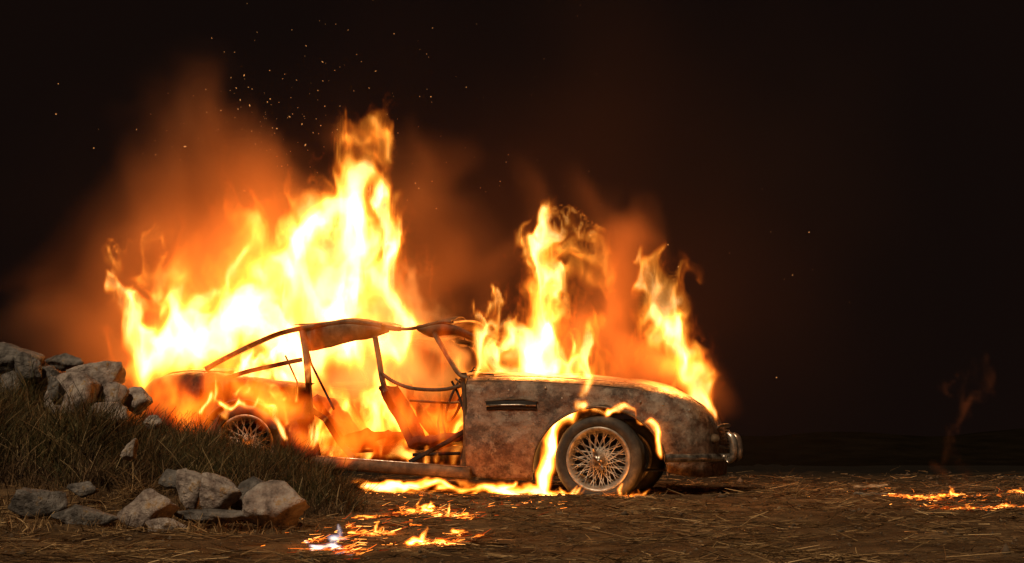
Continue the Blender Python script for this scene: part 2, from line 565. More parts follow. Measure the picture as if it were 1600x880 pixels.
V1, F1 = grass_patch(760, 46, lambda m: bank_sampler(m, False), 0.14, 0.38, 0.055)
heath = mk_fast('grass', V1, F1, M['grass'])
prop(heath, 'dark heath grass covering the bank before the burning car', 'grass', kind='stuff')


V1, F1 = grass_patch(420, 40, lambda m: bank_sampler(m, True), 0.08, 0.26, 0.07)
scrub = mk_fast('dry_scrub', V1, F1, strand_mat('brown_scrub', [(0.0, (0.03, 0.018, 0.009)), (0.5, (0.085, 0.048, 0.02)), (0.85, (0.17, 0.10, 0.045)), (1.0, (0.34, 0.23, 0.12))], patch=(5, (0.4, 0.35, 0.3))))
prop(scrub, 'patches of dry brown scrub on the bank', 'scrub', kind='stuff')


V1, F1 = grass_patch(220, 10, bank_sampler, 0.16, 0.31, 0.06)
stalks = mk_fast('seed_stalks', V1, F1, strand_mat('pale_stalk', [(0.0, (0.07, 0.05, 0.02)), (0.6, (0.2, 0.135, 0.06)), (1.0, (0.42, 0.31, 0.16))]))
prop(stalks, 'pale dry seed stalks standing among the bank grass', 'grass', kind='stuff')


def front_sampler(m):
    Y = rng.uniform(5.4, 6.9, m); px = rng.uniform(-40, 470, m)
    return (px - 800) * Y / F, Y, np.full(m, 0.4)


V2, F2 = grass_patch(220, 16, front_sampler, 0.05, 0.22, 0.06)
dryg = mk_fast('dry_grass', V2, F2, M['straw'])
prop(dryg, 'sparse dry stalks growing between the foreground stones', 'grass', kind='stuff')

# tangled ball of dead stalks in front of the bank
def tangle(name, c, R, n, label):
    th = rng.uniform(0, 6.28, n); u = rng.uniform(-1, 1, n)
    r = R * rng.uniform(0.3, 1.0, n)
    s = np.sqrt(1 - u * u)
    P = np.stack([c[0] + r * s * np.cos(th), c[1] + r * s * np.sin(th), c[2] + 0.75 * r * u + R * 0.5], -1)
    V, Fq = strands(n, P, rng.uniform(0, 6.28, n), rng.uniform(0.5, 1.5, n) * R, rng.uniform(0.001, 0.0022, n), rng.normal(0.2, 0.7, n), rng.normal(0, 0.9, n), segs=5, up=rng.normal(0.2, 0.5, n))
    o = mk_fast(name, V, Fq, M['straw'])
    return prop(o, label, 'dead brush')
p = at(212, 748, 6.55)
tangle('dead_brush', (p.x, p.y, gz1(p.x, p.y)), 0.10, 420, 'tangled ball of dead stalks at the foot of the bank')
p = at(1238, 778, 9.6)
tangle('dead_brush', (p.x, p.y, gz1(p.x, p.y) - 0.05), 0.10, 300, 'low dark clump of straw to the right of the car nose')
p = at(512, 800, 7.2)
tangle('dead_brush', (p.x, p.y, gz1(p.x, p.y) - 0.03), 0.09, 240, 'pale bent stalks at the right foot of the grassy bank')

# ------------------------------------------------------------------ rocks
def rock(name, px, py, wpx, hpx, Y, label, mat, seed, depth=0.85, tilt=0.0, subdiv=4, planes=14, cat='rock', group=None):
    """a faceted limestone block whose middle shows at (px,py) at depth Y"""
    r = np.random.default_rng(seed)
    bm = bmesh.new()
    bmesh.ops.create_icosphere(bm, subdivisions=subdiv, radius=1)
    P = np.array([v.co[:] for v in bm.verts])
    nrm = r.standard_normal((planes, 3)); nrm /= np.linalg.norm(nrm, axis=1)[:, None]
    dist = r.uniform(0.55, 0.92, planes)
    dots = P @ nrm.T
    rad = np.min(np.where(dots > 0.05, dist[None] / np.maximum(dots, 0.05), 1.25), axis=1)
    rad = np.minimum(rad, 1.2)
    Q = P * rad[:, None]
    off = r.uniform(0, 60)
    Q = Q * (1 + 0.03 * nz(Q, 0.9, off) + 0.036 * nz(Q, 2.6, off + 3) - 0.10 * np.clip(0.35 - np.abs(nz(Q, 0.7, off + 9)), 0, 1))[:, None]
    lo, hi = Q.min(0), Q.max(0)
    Q = (Q - (lo + hi) / 2) / ((hi - lo) / 2)
    W, H = 1.06 * wpx * Y / F / 2, 1.06 * hpx * Y / F / 2
    Q = Q * np.array([W, (W + H) / 2 * depth, H])
    ca, sa = math.cos(tilt), math.sin(tilt)
    Q = np.stack([Q[:, 0] * ca - Q[:, 2] * sa, Q[:, 1], Q[:, 0] * sa + Q[:, 2] * ca], -1)
    for v, q in zip(bm.verts, Q): v.co = q
    me = bpy.data.meshes.new(name)
    bm.to_mesh(me); bm.free()
    me.polygons.foreach_set('use_smooth', [True] * len(me.polygons))
    md_angle = None
    me.materials.append(mat)
    o = bpy.data.objects.new(name, me)
    COL.objects.link(o)
    o.location = at(px, py, Y)
    return prop(o, label, cat, group)


RG, RL = M['rock_grey'], M['rock']
WALL = 'tumbled stones on top of the bank'
FRONT = 'stones lying in front of the bank'
for i, (px, py, w, h, Y, lab, mt, tl) in enumerate([
    (22, 566, 92, 62, 8.9, 'dark grey stone at the top left edge of the tumbled pile', RG, 0.1),
    (46, 574, 50, 42, 8.6, 'small rounded grey stone leaning against the dark top left stone', RG, -0.2),
    (101, 566, 62, 28, 9.0, 'low flat stone capping the pile between the grey and big pale blocks', RG, -0.12),
    (148, 590, 82, 56, 8.75, 'large pale limestone block with a sloping top, rightmost on top of the pile', RL, -0.12),
    (112, 618, 84, 72, 8.5, 'broad pale block below the sloping topped block in the pile', RL, 0.2),
    (66, 604, 62, 60, 8.7, 'darker upright stone at the left of the broad pale block', RG, 0.1),
    (86, 606, 26, 38, 8.42, 'small dark oval stone wedged before the upright one', RG, 0.1),
    (175, 622, 48, 48, 8.65, 'squat pale stone just right of the broad block', RL, 0.0),
    (212, 626, 48, 42, 8.75, 'rounded pale stone at the right end of the pile beside the car tail', RL, 0.15),
    (160, 650, 74, 44, 8.45, 'pale stone half sunk in grass under the squat stone', RL, 0.1),
    (12, 612, 60, 70, 8.9, 'shadowed stone at the left picture edge under the dark top stone', RG, 0.0),
    (238, 660, 30, 22, 8.3, 'small pale stone poking out of the grass right of the pile', RL, 0.1),
]):
    rock('rock', px, py, w, h, Y, lab, mt, 100 + i, tilt=tl, group=WALL)
for i, (px, py, w, h, Y, lab, mt, tl) in enumerate([
    (62, 787, 84, 50, 6.0, 'grey wedge shaped stone, leftmost in the foreground', RG, -0.25),
    (132, 808, 102, 38, 5.8, 'long low grey stone beside the leftmost wedge', RG, -0.03),
    (231, 797, 90, 66, 5.75, 'chunky pale block left of the foreground middle with lichen patch', RL, -0.1),
    (262, 823, 66, 28, 5.55, 'flat pale slab leaning at the foot of the chunky block', RL, -0.15),
    (299, 765, 46, 66, 6.1, 'upright pinkish stone behind the chunky block', RL, 0.1),
    (346, 773, 62, 62, 6.0, 'upright pale stone with lichen top right of the pinkish one', RL, -0.1),
    (332, 808, 112, 24, 5.85, 'long thin grey slab lying under the two upright stones', RG, -0.03),
    (396, 775, 70, 58, 6.15, 'greyish stone tucked behind the rightmost boulder', RG, 0.15),
    (432, 792, 98, 78, 5.9, 'rough pale boulder, rightmost in the foreground row', RL, -0.12),
    (266, 748, 34, 30, 6.4, 'small dull stone half hidden in straw behind the upright stones', RG, 0.0),
    (204, 702, 20, 36, 7.0, 'narrow pale stone standing in the dark grass of the bank', RL, -0.4),
    (130, 765, 46, 24, 6.5, 'small brown grey stone in straw above the long low stone', RG, 0.1),
]):
    rock('rock', px, py, w, h, Y, lab, mt, 200 + i, tilt=tl, group=FRONT)

# ------------------------------------------------------------------ the burnt car
YAW = math.radians(-12)
U = Vector((math.cos(YAW), math.sin(YAW), 0))      # towards the nose
VV = Vector((-math.sin(YAW), math.cos(YAW), 0))    # away from the camera
P0 = at(935, 775, 10.0)
E0 = Vector((P0.x, P0.y, 0)) + VV * 0.78
car = empty('burning_car', E0, YAW)
prop(car, 'burnt out classic sports coupe standing in flames on dry ground', 'car')
CAMP = Vector((0, 0, CAM_H))


def CP(px, py, y=-0.8):
    """photo pixel -> car-local point on the plane lateral = y"""
    d = Vector(((px - 800) / F, 1, (HORIZON - py) / F))
    t = (y + (E0 - CAMP).dot(VV)) / d.dot(VV)
    q = CAMP + d * t - E0
    return Vector((q.dot(U), q.dot(VV), q.z))


def CW(p):
    return E0 + U * p[0] + VV * p[1] + Vector((0, 0, p[2]))


def line(pts, y):
    q = [CP(a, b, y) for a, b in pts]
    q.sort(key=lambda v: v.x)
    return np.array([v.x for v in q]), np.array([v.z for v in q])


def sm(x, a, b):
    t = np.clip((x - a) / (b - a), 0, 1)
    return t * t * (3 - 2 * t)


dent = lambda P, k=1.0: nz(P, 3.3, 17) * 0.004 * k + nz(P, 9, 4) * 0.0016 * k

# plan half width along the car
xw = [-3.75, -3.72, -3.64, -3.5, -3.25, -2.9, -2.4, -1.5, -0.9, 0.0, 0.3, 0.5, 0.64, 0.73, 0.79, 0.83, 0.845]
ww = [0.0, 0.36, 0.56, 0.67, 0.74, 0.79, 0.825, 0.83, 0.83, 0.83, 0.82, 0.785, 0.72, 0.63, 0.50, 0.28, 0.0]
def halfw(x):
    return np.interp(x, xw, ww)

# --- front wing: columns between top line and arch / valance line
TOPF = [(700, 590), (728, 589), (760, 588), (800, 588), (850, 590), (900, 593), (945, 596), (990, 600), (1040, 608), (1072, 619), (1094, 633), (1108, 650), (1117, 668), (1122, 684), (1126, 690)]
BOTF = [(700, 742), (728, 744), (752, 747), (775, 751), (800, 749), (818, 752), (829, 750)]
ARCHC, ARX, ARY = (936, 738), 106, 102
BOTN = [(1043, 738), (1060, 743), (1090, 747), (1115, 746), (1128, 742), (1140, 738)]
arch = [(ARCHC[0] - ARX * math.cos(a), ARCHC[1] - ARY * math.sin(a)) for a in np.linspace(-0.1, math.pi + 0.05, 40)]
tx, tz = line(TOPF, -0.70)
bxs = [CP(a, b, -0.80) for a, b in BOTF + arch + BOTN]
xb = np.array([v.x for v in bxs]); zb = np.array([v.z for v in bxs])
xa0 = CP(728, 600, -0.8).x
x_nose = 0.845
cols = np.concatenate([np.linspace(xa0, xb[len(BOTF)] - 0.002, 26), np.sort(xb[len(BOTF):len(BOTF) + 40]), np.linspace(xb[len(BOTF) + 39] + 0.004, 0.72, 16), 0.845 - (0.125 * (1 - np.linspace(0.05, 1, 24)) ** 1.6)])
cols = np.unique(np.round(cols, 4))
order = np.argsort(xb)


def ztop_f(x):
    return np.interp(x, tx, tz)


def zbot_f(x):
    i0, i1 = len(BOTF), len(BOTF) + 40
    x0, x1 = xb[i0 + 2], xb[i1 - 2]
    r = np.empty_like(x)
    s = (x >= x0) & (x <= x1)
    r[s] = np.interp(x[s], xb[i0 + 1:i1 - 1], np.maximum.accumulate(zb[i0 + 1:i1 - 1]) if False else zb[i0 + 1:i1 - 1])
    a = x < x0
    r[a] = np.interp(x[a], xb[:i0], zb[:i0])
    b_ = x > x1
    r[b_] = np.interp(x[b_], xb[i1:], zb[i1:])
    return r


def wing(cols, ztop, zbot, side, rows=34, wfun=halfw, slant=None, ragged=0.0):
    """side skin from zbot up, rounding over to the crown edge"""
    V = []
    for x in cols:
        zt, zbm = ztop(np.array([x]))[0], zbot(np.array([x]))[0]
        W = wfun(x)
        for j in range(rows):
            t = j / (rows - 1)
            zs = zt - 0.11 if zt - 0.11 > 0.2 else 0.13 + (zt - 0.13) * 0.5
            if t < 0.7:
                q = t / 0.7
                z = max(0.10 + (zs - 0.10) * q, zbm)
                y = W * (1 - 0.03 * q ** 2)
            else:
                a = (t - 0.7) / 0.3 * math.pi / 2
                z = max(zs + (zt - zs) * math.sin(a), zbm)
                y = W * (0.97 - 0.20 * (1 - math.cos(a)))
            y -= 0.075 * np.clip((0.46 - z) / 0.34, 0, 1.2) ** 2 * min(1, W / 0.4)
            y += 0.010 * math.exp(-((z - 0.52) / 0.03) ** 2) * min(1, W / 0.6)     # swage line
            xx = x + (slant(x, t) if slant else 0)
            V.append((xx, side * y, z))
    V = np.array(V)
    V[:, 1] += dent(V) * (1 if side > 0 else -1)
    V[:, 2] += dent(V + 7) * 0.5
    return V, gridf(len(cols), rows)


V, Fc = wing(cols, ztop_f, zbot_f, -1)
near_wing = mk('front_wing', V, Fc, M['paint'], car, thick=0.006)
near_wing['label'] = 'scorched brown front wing with a side vent'
V, Fc = wing(cols, ztop_f, zbot_f, 1)
mk('front_wing', V, Fc, M['paint'], car, thick=0.006)

# --- bonnet between the crowns
hc = cols[cols < 0.84]
V = []
for x in hc:
    W = halfw(x) * 0.77
    zt = ztop_f(np.array([x]))[0]
    for j in range(25):
        v = -1 + 2 * j / 24
        zc = 0.035 * (1 - v * v) * sm(-x, -0.84, -0.2) + 0.022 * math.exp(-(v / 0.28) ** 2) * sm(-x, -0.75, -0.3)
        V.append((x, v * W, zt + zc + 0.0015))
V = np.array(V); V[:, 2] += dent(V, 1.5) * (1 - np.abs(V[:, 1]) / 0.9)
mk('bonnet', V, gridf(len(hc), 25), M['paint'], car, thick=0.006)

# --- rear quarter
TOPR = [(497, 599), (470, 598), (430, 594), (380, 587), (330, 581), (290, 580), (255, 583), (228, 591), (212, 602), (203, 615), (196, 632)]
RARCHC, RRX, RRY = (378, 706), 73, 81
rarch = [(RARCHC[0] - RRX * math.cos(a), RARCHC[1] - RRY * math.sin(a)) for a in np.linspace(-0.05, math.pi + 0.05, 34)]
BOTB = [(453, 712), (475, 716), (500, 720)]
BOTT = [(190, 690), (215, 700), (250, 708), (303, 712)]
rtx, rtz = line(TOPR, -0.70)
rb = [CP(a, b, -0.80) for a, b in BOTT + rarch + BOTB]
rxb = np.array([v.x for v in rb]); rzb = np.array([v.z for v in rb])
xB_top, xB_bot = CP(480, 600, -0.8).x, CP(497, 717, -0.8).x


def zbot_r(x):
    i0, i1 = len(BOTT), len(BOTT) + 34
    x0, x1 = rxb[i0 + 1], rxb[i1 - 2]
    r = np.empty_like(x)
    s = (x >= x0) & (x <= x1)
    r[s] = np.interp(x[s], rxb[i0:i1], rzb[i0:i1])
    r[x < x0] = np.interp(x[x < x0], rxb[:i0], rzb[:i0])
    r[x > x1] = np.interp(x[x > x1], rxb[i1:], rzb[i1:])
    return r


ztop_r = lambda x: np.interp(x, rtx, rtz)
colr = np.concatenate([-3.75 + 0.15 * np.linspace(0, 0.97, 18) ** 1.6, np.linspace(-3.6, rxb[len(BOTT)] - 0.005, 20), np.sort(rxb[len(BOTT):len(BOTT) + 34]), np.linspace(rxb[len(BOTT) + 33] + 0.004, xB_top, 12)])
colr = np.unique(np.round(colr, 4))
sl = lambda x, t: (xB_bot - xB_top) * (1 - t) * float(sm(np.array([x]), xB_top - 0.3, xB_top)[0])
V, Fc = wing(colr, ztop_r, zbot_r, -1, slant=sl)
rq = mk('rear_quarter_panel', V, Fc, M['rust'], car, thick=0.006)
V, Fc = wing(colr, ztop_r, zbot_r, 1, slant=sl)
mk('rear_quarter_panel', V, Fc, M['rust'], car, thick=0.006)
# boot lid and rear deck
x_deck = CP(352, 560, -0.6).x
dcx = np.concatenate([colr[colr < x_deck], [x_deck]])
V = []
for x in dcx:
    W = halfw(x) * 0.77
    zt = ztop_r(np.array([x]))[0]
    for j in range(17):
        v = -1 + 2 * j / 16
        V.append((x, v * W, zt + 0.05 * (1 - v * v) * sm(x, -3.75, -3.3) + 0.0015))
V = np.array(V); V[:, 2] += dent(V)
mk('boot_lid', V, gridf(len(dcx), 17), M['rust'], car, thick=0.006)

# --- arch lips and inner wheel wells
for nm, pts, in (('f', arch), ('r', rarch)):
    for side in (-1, 1):
        q = [CP(a, b, -0.8) for a, b in pts]
        q = [Vector((v.x, side * (halfw(v.x) * 0.985 - 0.075 * max(0, (0.46 - v.z) / 0.34) ** 2), v.z)) for v in q if v.z > 0.14]
        tube('wheel_arch_lip', q, 0.011, M['char'], car, 6)
        well = []
        for v in q:
            for k in range(4):
                well.append((v.x, side * (abs(v.y) - 0.004 - k * 0.12), v.z + 0.02 * min(k, 1)))
        mk('wheel_well', well, gridf(len(q), 4), M['dark'], car)

# --- sills
for side in (-1, 1):
    a = [CP(488, 722, -0.8), CP(560, 727, -0.8), CP(640, 733, -0.8), CP(735, 740, -0.8)]
    pts = [Vector((v.x, side * 0.775, v.z)) for v in a]
    o = tube('sill', [Vector(p) for p in spline(pts, 14)], 0.05, M['char'], car, prof=rbox(0.044, 0.06, 0.35))
    st = [Vector((p.x, side * 0.80, p.z + 0.044)) for p in pts]
    tube('sill_trim', st, 0.006, M['chrome'], car, 6)

# --- floor, bulkheads, tunnel
zf = 0.19
fl = [(x, y, zf + 0.012 * math.sin(9 * x) + 0.05 * sm(-x, 0.6, 2.6)) for x in np.linspace(-3.2, -0.55, 30) for y in np.linspace(-0.74, 0.74, 14)]
mk('floor_pan', fl, gridf(30, 14), M['char'], car, thick=0.008)
fw = [(xa0 + 0.16 + 0.03 * math.sin(4 * z), y, z) for z in np.linspace(0.2, 0.83, 10) for y in np.linspace(-0.76, 0.76, 12)]
mk('bulkhead', fw, gridf(10, 12), M['dark'], car, thick=0.01)
tn = [(x, 0.13 * math.cos(a), zf + 0.16 * math.sin(a)) for x in np.linspace(-2.4, -0.85, 16) for a in np.linspace(0, math.pi, 9)]
mk('transmission_tunnel', tn, gridf(16, 9), M['char'], car, thick=0.006)
rbk = [(-2.55 + 0.10 * math.sin(3 * z), y, z) for z in np.linspace(0.25, 0.80, 10) for y in np.linspace(-0.7, 0.7, 12)]
mk('rear_bulkhead', rbk, gridf(10, 12), M['char'], car, thick=0.01)
# parcel shelf
ps = [(x, y, 0.80 + 0.02 * (x + 2.5)) for x in np.linspace(-2.95, -2.5, 6) for y in np.linspace(-0.6, 0.6, 8)]
mk('parcel_shelf', ps, gridf(6, 8), M['char'], car, thick=0.008)

# --- greenhouse: roof rails, pillars, skins
RAIL = [(322, 577), (352, 560), (395, 539), (435, 522), (472, 513), (510, 507), (545, 503), (580, 507), (608, 513), (640, 514), (668, 508), (690, 503), (706, 503)]
rail_y = [-0.63, -0.61, -0.585, -0.56, -0.54, -0.53, -0.525, -0.52, -0.515, -0.515, -0.52, -0.53, -0.54]
rail = np.array([CP(a, b, y)[:] for (a, b), y in zip(RAIL, rail_y)])
rail_s = spline(rail, 60)
for side in (-1, 1):
    R = rail_s.copy(); R[:, 1] *= -side
    R[:, 1] = side * np.abs(R[:, 1])
    gap0, gap1 = CP(630, 512, -0.52).x, CP(622, 512, -0.52).x
    tube('roof_rail', [Vector(p) for p in R if p[0] < gap0], 0.02, M['char'], car, prof=rbox(0.017, 0.026, 0.5))
    tube('roof_rail', [Vector(p) for p in R if p[0] > gap1], 0.02, M['char'], car, prof=rbox(0.011, 0.018, 0.5))


def roof_skin(name, x0, x1, hole):
    nxs = 60
    xs_ = np.linspace(x0, x1, nxs)
    V, keep = [], []
    order = np.argsort(rail_s[:, 0])
    zr = np.interp(xs_, rail_s[order, 0], rail_s[order, 2]); yr = np.abs(np.interp(xs_, rail_s[order, 0], rail_s[order, 1]))
    for i, x in enumerate(xs_):
        for j in range(34):
            v = -1 + 2 * j / 33
            V.append((x, v * yr[i], zr[i] + 0.045 * (1 - v * v) + 0.008))
    V = np.array(V); 
    nn_ = nz(V, 7, 40)
    V[:, 2] += nz(V, 2.6, 13) * 0.012
    fcs = []
    for f in gridf(nxs, 34):
        c = V[list(f)].mean(0)
        if hole(c, nn_[f[0]]): fcs.append(f)
    return mk(name, V, fcs, M['char'], car, thick=0.006)


xr = lambda px: CP(px, 510, -0.53).x
xa_, xb_, xc_, xd_ = xr(438), xr(606), xr(652), xr(706)
roof_skin('roof_panel', xa_, xb_ + 0.02, lambda c, n: c[0] < xb_ - 0.03 + 0.025 * n - 0.05 * abs(c[1]) and not (c[0] < xa_ + 0.10 + 0.04 * n))
o = roof_skin('roof_panel', xc_ - 0.06, xd_, lambda c, n: c[0] > xc_ + 0.025 * n)
o['label'] = 'charred front edge of the roof above the windscreen'

# sagging roof side below the rail, near and far
for side in (-1, 1):
    for top_, bot_ in (([(468, 516), (510, 509), (545, 505), (580, 509), (607, 516)], [(479, 552), (500, 547), (530, 539), (570, 529), (609, 518)]),
                       ([(652, 514), (668, 510), (690, 505), (715, 510), (744, 525)], [(653, 517), (672, 527), (692, 524), (716, 524), (746, 533)])):
        ta = spline([CP(a, b, -0.535)[:] for a, b in top_], 40); ba = spline([CP(a, b, -0.49)[:] for a, b in bot_], 40)
        V = []
        for i in range(40):
            for j in range(9):
                k = j / 8
                p = ta[i] * (1 - k) + ba[i] * k
                p[1] = side * (abs(p[1]) + 0.018 * math.sin(k * math.pi))
                V.append(p)
        V = np.array(V)
        V[:, 1] += nz(V, 2.0, 21) * 0.008
        V[8::9, 2] += nz(V[8::9], 4, 33) * 0.007
        o = mk('roof_side', V, gridf(40, 9), M['char'], car, thick=0.006)

# A pillars, windscreen frame
for side in (-1, 1):
    top = rail[-1].copy(); base = CP(720, 590, -0.70)
    tp = CP(678, 520, -0.54)
    p = [Vector((tp.x, side * 0.54, tp.z)), Vector((tp.x * 0.55 + base.x * 0.45, side * 0.60, tp.z * 0.53 + base.z * 0.47)), Vector((base.x - 0.02, side * 0.675, base.z + 0.03)), Vector((base.x + 0.06, side * 0.69, base.z - 0.005))]
    tube('windscreen_pillar', [Vector(v) for v in spline(p, 14)], 0.02, M['char'], car, prof=rbox(0.013, 0.022, 0.5))
# header rail and screen frame (thin, sprung forward)
hd = [Vector((xd_ + 0.06 * (1 - (v / 0.54) ** 2), v, rail[-1][2] + 0.045 * (1 - (v / 0.54) ** 2) - 0.004)) for v in np.linspace(-0.54, 0.54, 15)]
tube('windscreen_header', hd, 0.016, M['char'], car, prof=rbox(0.009, 0.018, 0.5))
fs = [CP(742, 522, 0.3), CP(752, 545, 0.32), CP(765, 568, 0.36), CP(780, 590, 0.40)]
tube('windscreen_strip', [Vector(v) for v in spline(fs, 12)], 0.006, M['dark'], car, 6)
cw = [Vector((CP(725, 590, -0.7).x + 0.20 * (1 - (v / 0.7) ** 2), v, CP(725, 588, -0.7).z + 0.028 * (1 - (v / 0.7) ** 2) + 0.012)) for v in np.linspace(-0.7, 0.7, 17)]
tube('cowl', cw, 0.02, M['char'], car, prof=rbox(0.014, 0.03, 0.5))
# wiper and wire scraps on the cowl
for pts in ([(722, 586), (738, 580), (752, 578)], [(728, 588), (748, 584), (772, 586)], [(735, 584), (741, 574), (746, 577)]):
    tube('wiper_arm', [CP(a, b, -0.60) for a, b in pts], 0.006, M['dark'], car, 5)
mm = join([sweep([CP(712, 533, -0.02), CP(726, 535, -0.02), CP(740, 540, -0.02)], rbox(0.018, 0.012, 0.6)), sweep([CP(726, 520, -0.02), CP(726, 534, -0.02)], circ(0.006, 6))])
mk('rear_view_mirror', mm[0], mm[1], M['dark'], car)

# B posts: upper (roof to waist) and lower (waist to sill)
for side in (-1, 1):
    ptop = CP(472, 515, -0.54); pm = CP(479, 560, -0.66); pw = CP(482, 600, -0.755); pb = CP(498, 718, -0.77)
    up = [Vector((v.x, side * abs(v.y), v.z)) for v in (ptop, pm, pw)]
    tube('door_post', [Vector(v) for v in spline(up, 10)], 0.02, M['char'], car, prof=rbox(0.016, 0.024, 0.4))
    lo_ = [Vector((v.x, side * abs(v.y), v.z)) for v in (pw, CP(486, 650, -0.79), pb)]
    tube('door_post', [Vector(v) for v in spline(lo_, 10)], 0.02, M['rust'], car, prof=rbox(0.03, 0.016, 0.4))
    # front hinge post
    fp = [CP(727, 592, -0.79), CP(730, 630, -0.79), CP(731, 680, -0.78), CP(729, 735, -0.77)]
    fp = [Vector((v.x - 0.012, side * abs(v.y), v.z)) for v in fp]
    tube('hinge_post', [Vector(v) for v in spline(fp, 12)], 0.02, M['char'], car, prof=rbox(0.034, 0.016, 0.4))
# bare window channel leaning from roof into the door opening
tube('window_channel', [CP(478, 535, -0.56), CP(486, 568, -0.63), CP(502, 600, -0.70), CP(522, 640, -0.72)], 0.009, M['dark'], car, 6)
tube('window_channel', [CP(446, 556, -0.6), CP(464, 596, -0.74), CP(470, 640, -0.79)], 0.007, M['char'], car, 6)
tube('quarter_window_frame', [Vector(v) for v in spline([CP(352, 592, -0.72)[:], CP(385, 581, -0.71)[:], CP(425, 572, -0.69)[:], CP(452, 566, -0.67)[:], CP(472, 562, -0.66)[:]], 10)], 0.012, M['rust'], car, prof=rbox(0.016, 0.01, 0.5))
# far side: door inner panel, window frame, bent waist rail
fd = []
fx = np.linspace(xB_top + 0.05, xa0 - 0.02, 24)
for x in fx:
    for j in range(12):
        fd.append((x, 0.79 + 0.012 * math.sin(7 * j + 3 * x), 0.24 + (0.85 - 0.24) * j / 11 + 0.012 * math.sin(6 * x) * (j / 11)))
mk('far_door_panel', fd, gridf(24, 12), M['rust'], car, thick=0.012)
tube('door_window_frame', [Vector(v) for v in spline([CP(586, 526, -0.56)[:], CP(592, 560, -0.64)[:], CP(597, 592, -0.71)[:], CP(603, 612, -0.72)[:]], 10)], 0.02, M['char'], car, prof=rbox(0.010, 0.020, 0.4))
tube('door_waist_rail', [Vector(v) for v in spline([CP(595, 583, -0.70)[:], CP(616, 597, -0.72)[:], CP(645, 607, -0.74)[:], CP(690, 609, -0.75)[:], CP(724, 602, -0.76)[:]], 16)], 0.02, M['char'], car, prof=rbox(0.013, 0.012, 0.5))
tube('door_waist_rail', [Vector(v) for v in spline([CP(484, 603, -0.74)[:], CP(520, 601, 0.70)[:], CP(560, 599, 0.72)[:], CP(600, 600, 0.74)[:]][1:], 10)], 0.02, M['rust'], car, prof=rbox(0.02, 0.014, 0.5))
tube('door_brace', [CP(640, 626, -0.62), CP(700, 630, -0.66), CP(724, 628, -0.74)], 0.009, M['char'], car, 6)
tube('door_brace', [CP(690, 630, -0.6), CP(692, 660, -0.6), CP(699, 692, -0.6)], 0.008, M['dark'], car, 6)
tube('door_brace', [CP(690, 630, -0.6), CP(684, 660, -0.6), CP(688, 692, -0.6)], 0.007, M['dark'], car, 6)
tube('door_brace', [CP(486, 640, -0.74), CP(508, 655, -0.72), CP(530, 690, -0.70), CP(552, 716, -0.70)], 0.012, M['dark'], car, prof=rbox(0.022, 0.01, 0.4))

# dashboard, column, steering wheel
dash = [(xa0 + 0.12 - 0.16 * math.sin(a) , y, 0.66 + 0.13 * math.cos(a)) for y in np.linspace(-0.72, 0.72, 14) for a in np.linspace(0, math.pi, 8)]
mk('dashboard', dash, gridf(14, 8), M['dark'], car, thick=0.01)
sw = empty('steering_wheel', (0, 0, 0)); sw.parent = car
sw.location = (xa0 - 0.17, -0.40, 0.70)
sw.rotation_euler = (0, math.radians(-68), 0)
ring = [(0.185 * math.cos(a), 0.185 * math.sin(a), 0) for a in np.linspace(0, 2 * math.pi, 33)]
tube('steering_wheel_ring', ring, 0.010, M['dark'], sw, 6)
for a in (0.3, 2.4, 4.5):
    tube('steering_wheel_spoke', [(0, 0, -0.03), (0.1 * math.cos(a), 0.1 * math.sin(a), -0.02), (0.183 * math.cos(a), 0.183 * math.sin(a), 0)], 0.008, M['dark'], sw, 5)
tube('steering_column', [(xa0 - 0.16, -0.40, 0.69), (xa0 + 0.12, -0.40, 0.56)], 0.022, M['dark'], car, 8)
# loose hinge arms by the front post
tube('door_hinge_arm', [Vector(v) for v in spline([CP(706, 596, -0.72)[:], CP(716, 616, -0.74)[:], CP(724, 640, -0.76)[:], CP(729, 655, -0.78)[:]], 8)], 0.010, M['dark'], car, 6)
tube('door_hinge_arm', [Vector(v) for v in spline([CP(712, 592, -0.74)[:], CP(726, 606, -0.77)[:], CP(731, 626, -0.78)[:]], 8)], 0.008, M['char'], car, 6)
tube('door_strap', [CP(727, 673, -0.72), CP(700, 690, -0.70), CP(640, 722, -0.66)], 0.012, M['dark'], car, prof=rbox(0.016, 0.01, 0.4))
tube('door_strap', [CP(727, 700, -0.72), CP(722, 716, -0.72), CP(722, 733, -0.74)], 0.016, M['dark'], car, 6)

# seats: sprung frames with scraps of padding
def seat(base, top, yc, wid, name, cush):
    s = empty(name, (0, 0, 0)); s.parent = car
    b, t = Vector(base), Vector(top)
    ax = (t - b)
    nrm = Vector((ax.z, 0, -ax.x)).normalized()
    V = []
    for i in range(16):
        k = i / 15
        for j in range(12):
            v = -1 + 2 * j / 11
            p = b + ax * k + nrm * (0.03 * (abs(v) ** 3) - 0.012 * math.sin(k * 3.0))
            V.append((p.x, yc + v * wid * (1 - 0.18 * k ** 3), p.z))
    V = np.array(V); V[:, 0] += nz(V, 9, 3) * 0.012
    mk('backrest', V, gridf(16, 12), M['seat'], s, thick=0.055)
    V = []
    for i in range(12):
        for j in range(12):
            k, v = i / 11, -1 + 2 * j / 11
            V.append((b.x + cush * k, yc + v * wid, b.z + 0.03 + 0.05 * k - 0.025 * math.sin(math.pi * k) * (1 - v * v) + 0.02 * abs(v) ** 3))
    V = np.array(V); V[:, 2] += nz(V, 8, 8) * 0.012
    mk('cushion', V, gridf(12, 12), M['seat'], s, thick=0.05)
    for sd in (-1, 1):
        tube('seat_rail', [(b.x, yc + sd * wid * 0.8, b.z - 0.05), (b.x + cush, yc + sd * wid * 0.8, b.z - 0.04)], 0.012, M['dark'], s, 6)
    return s


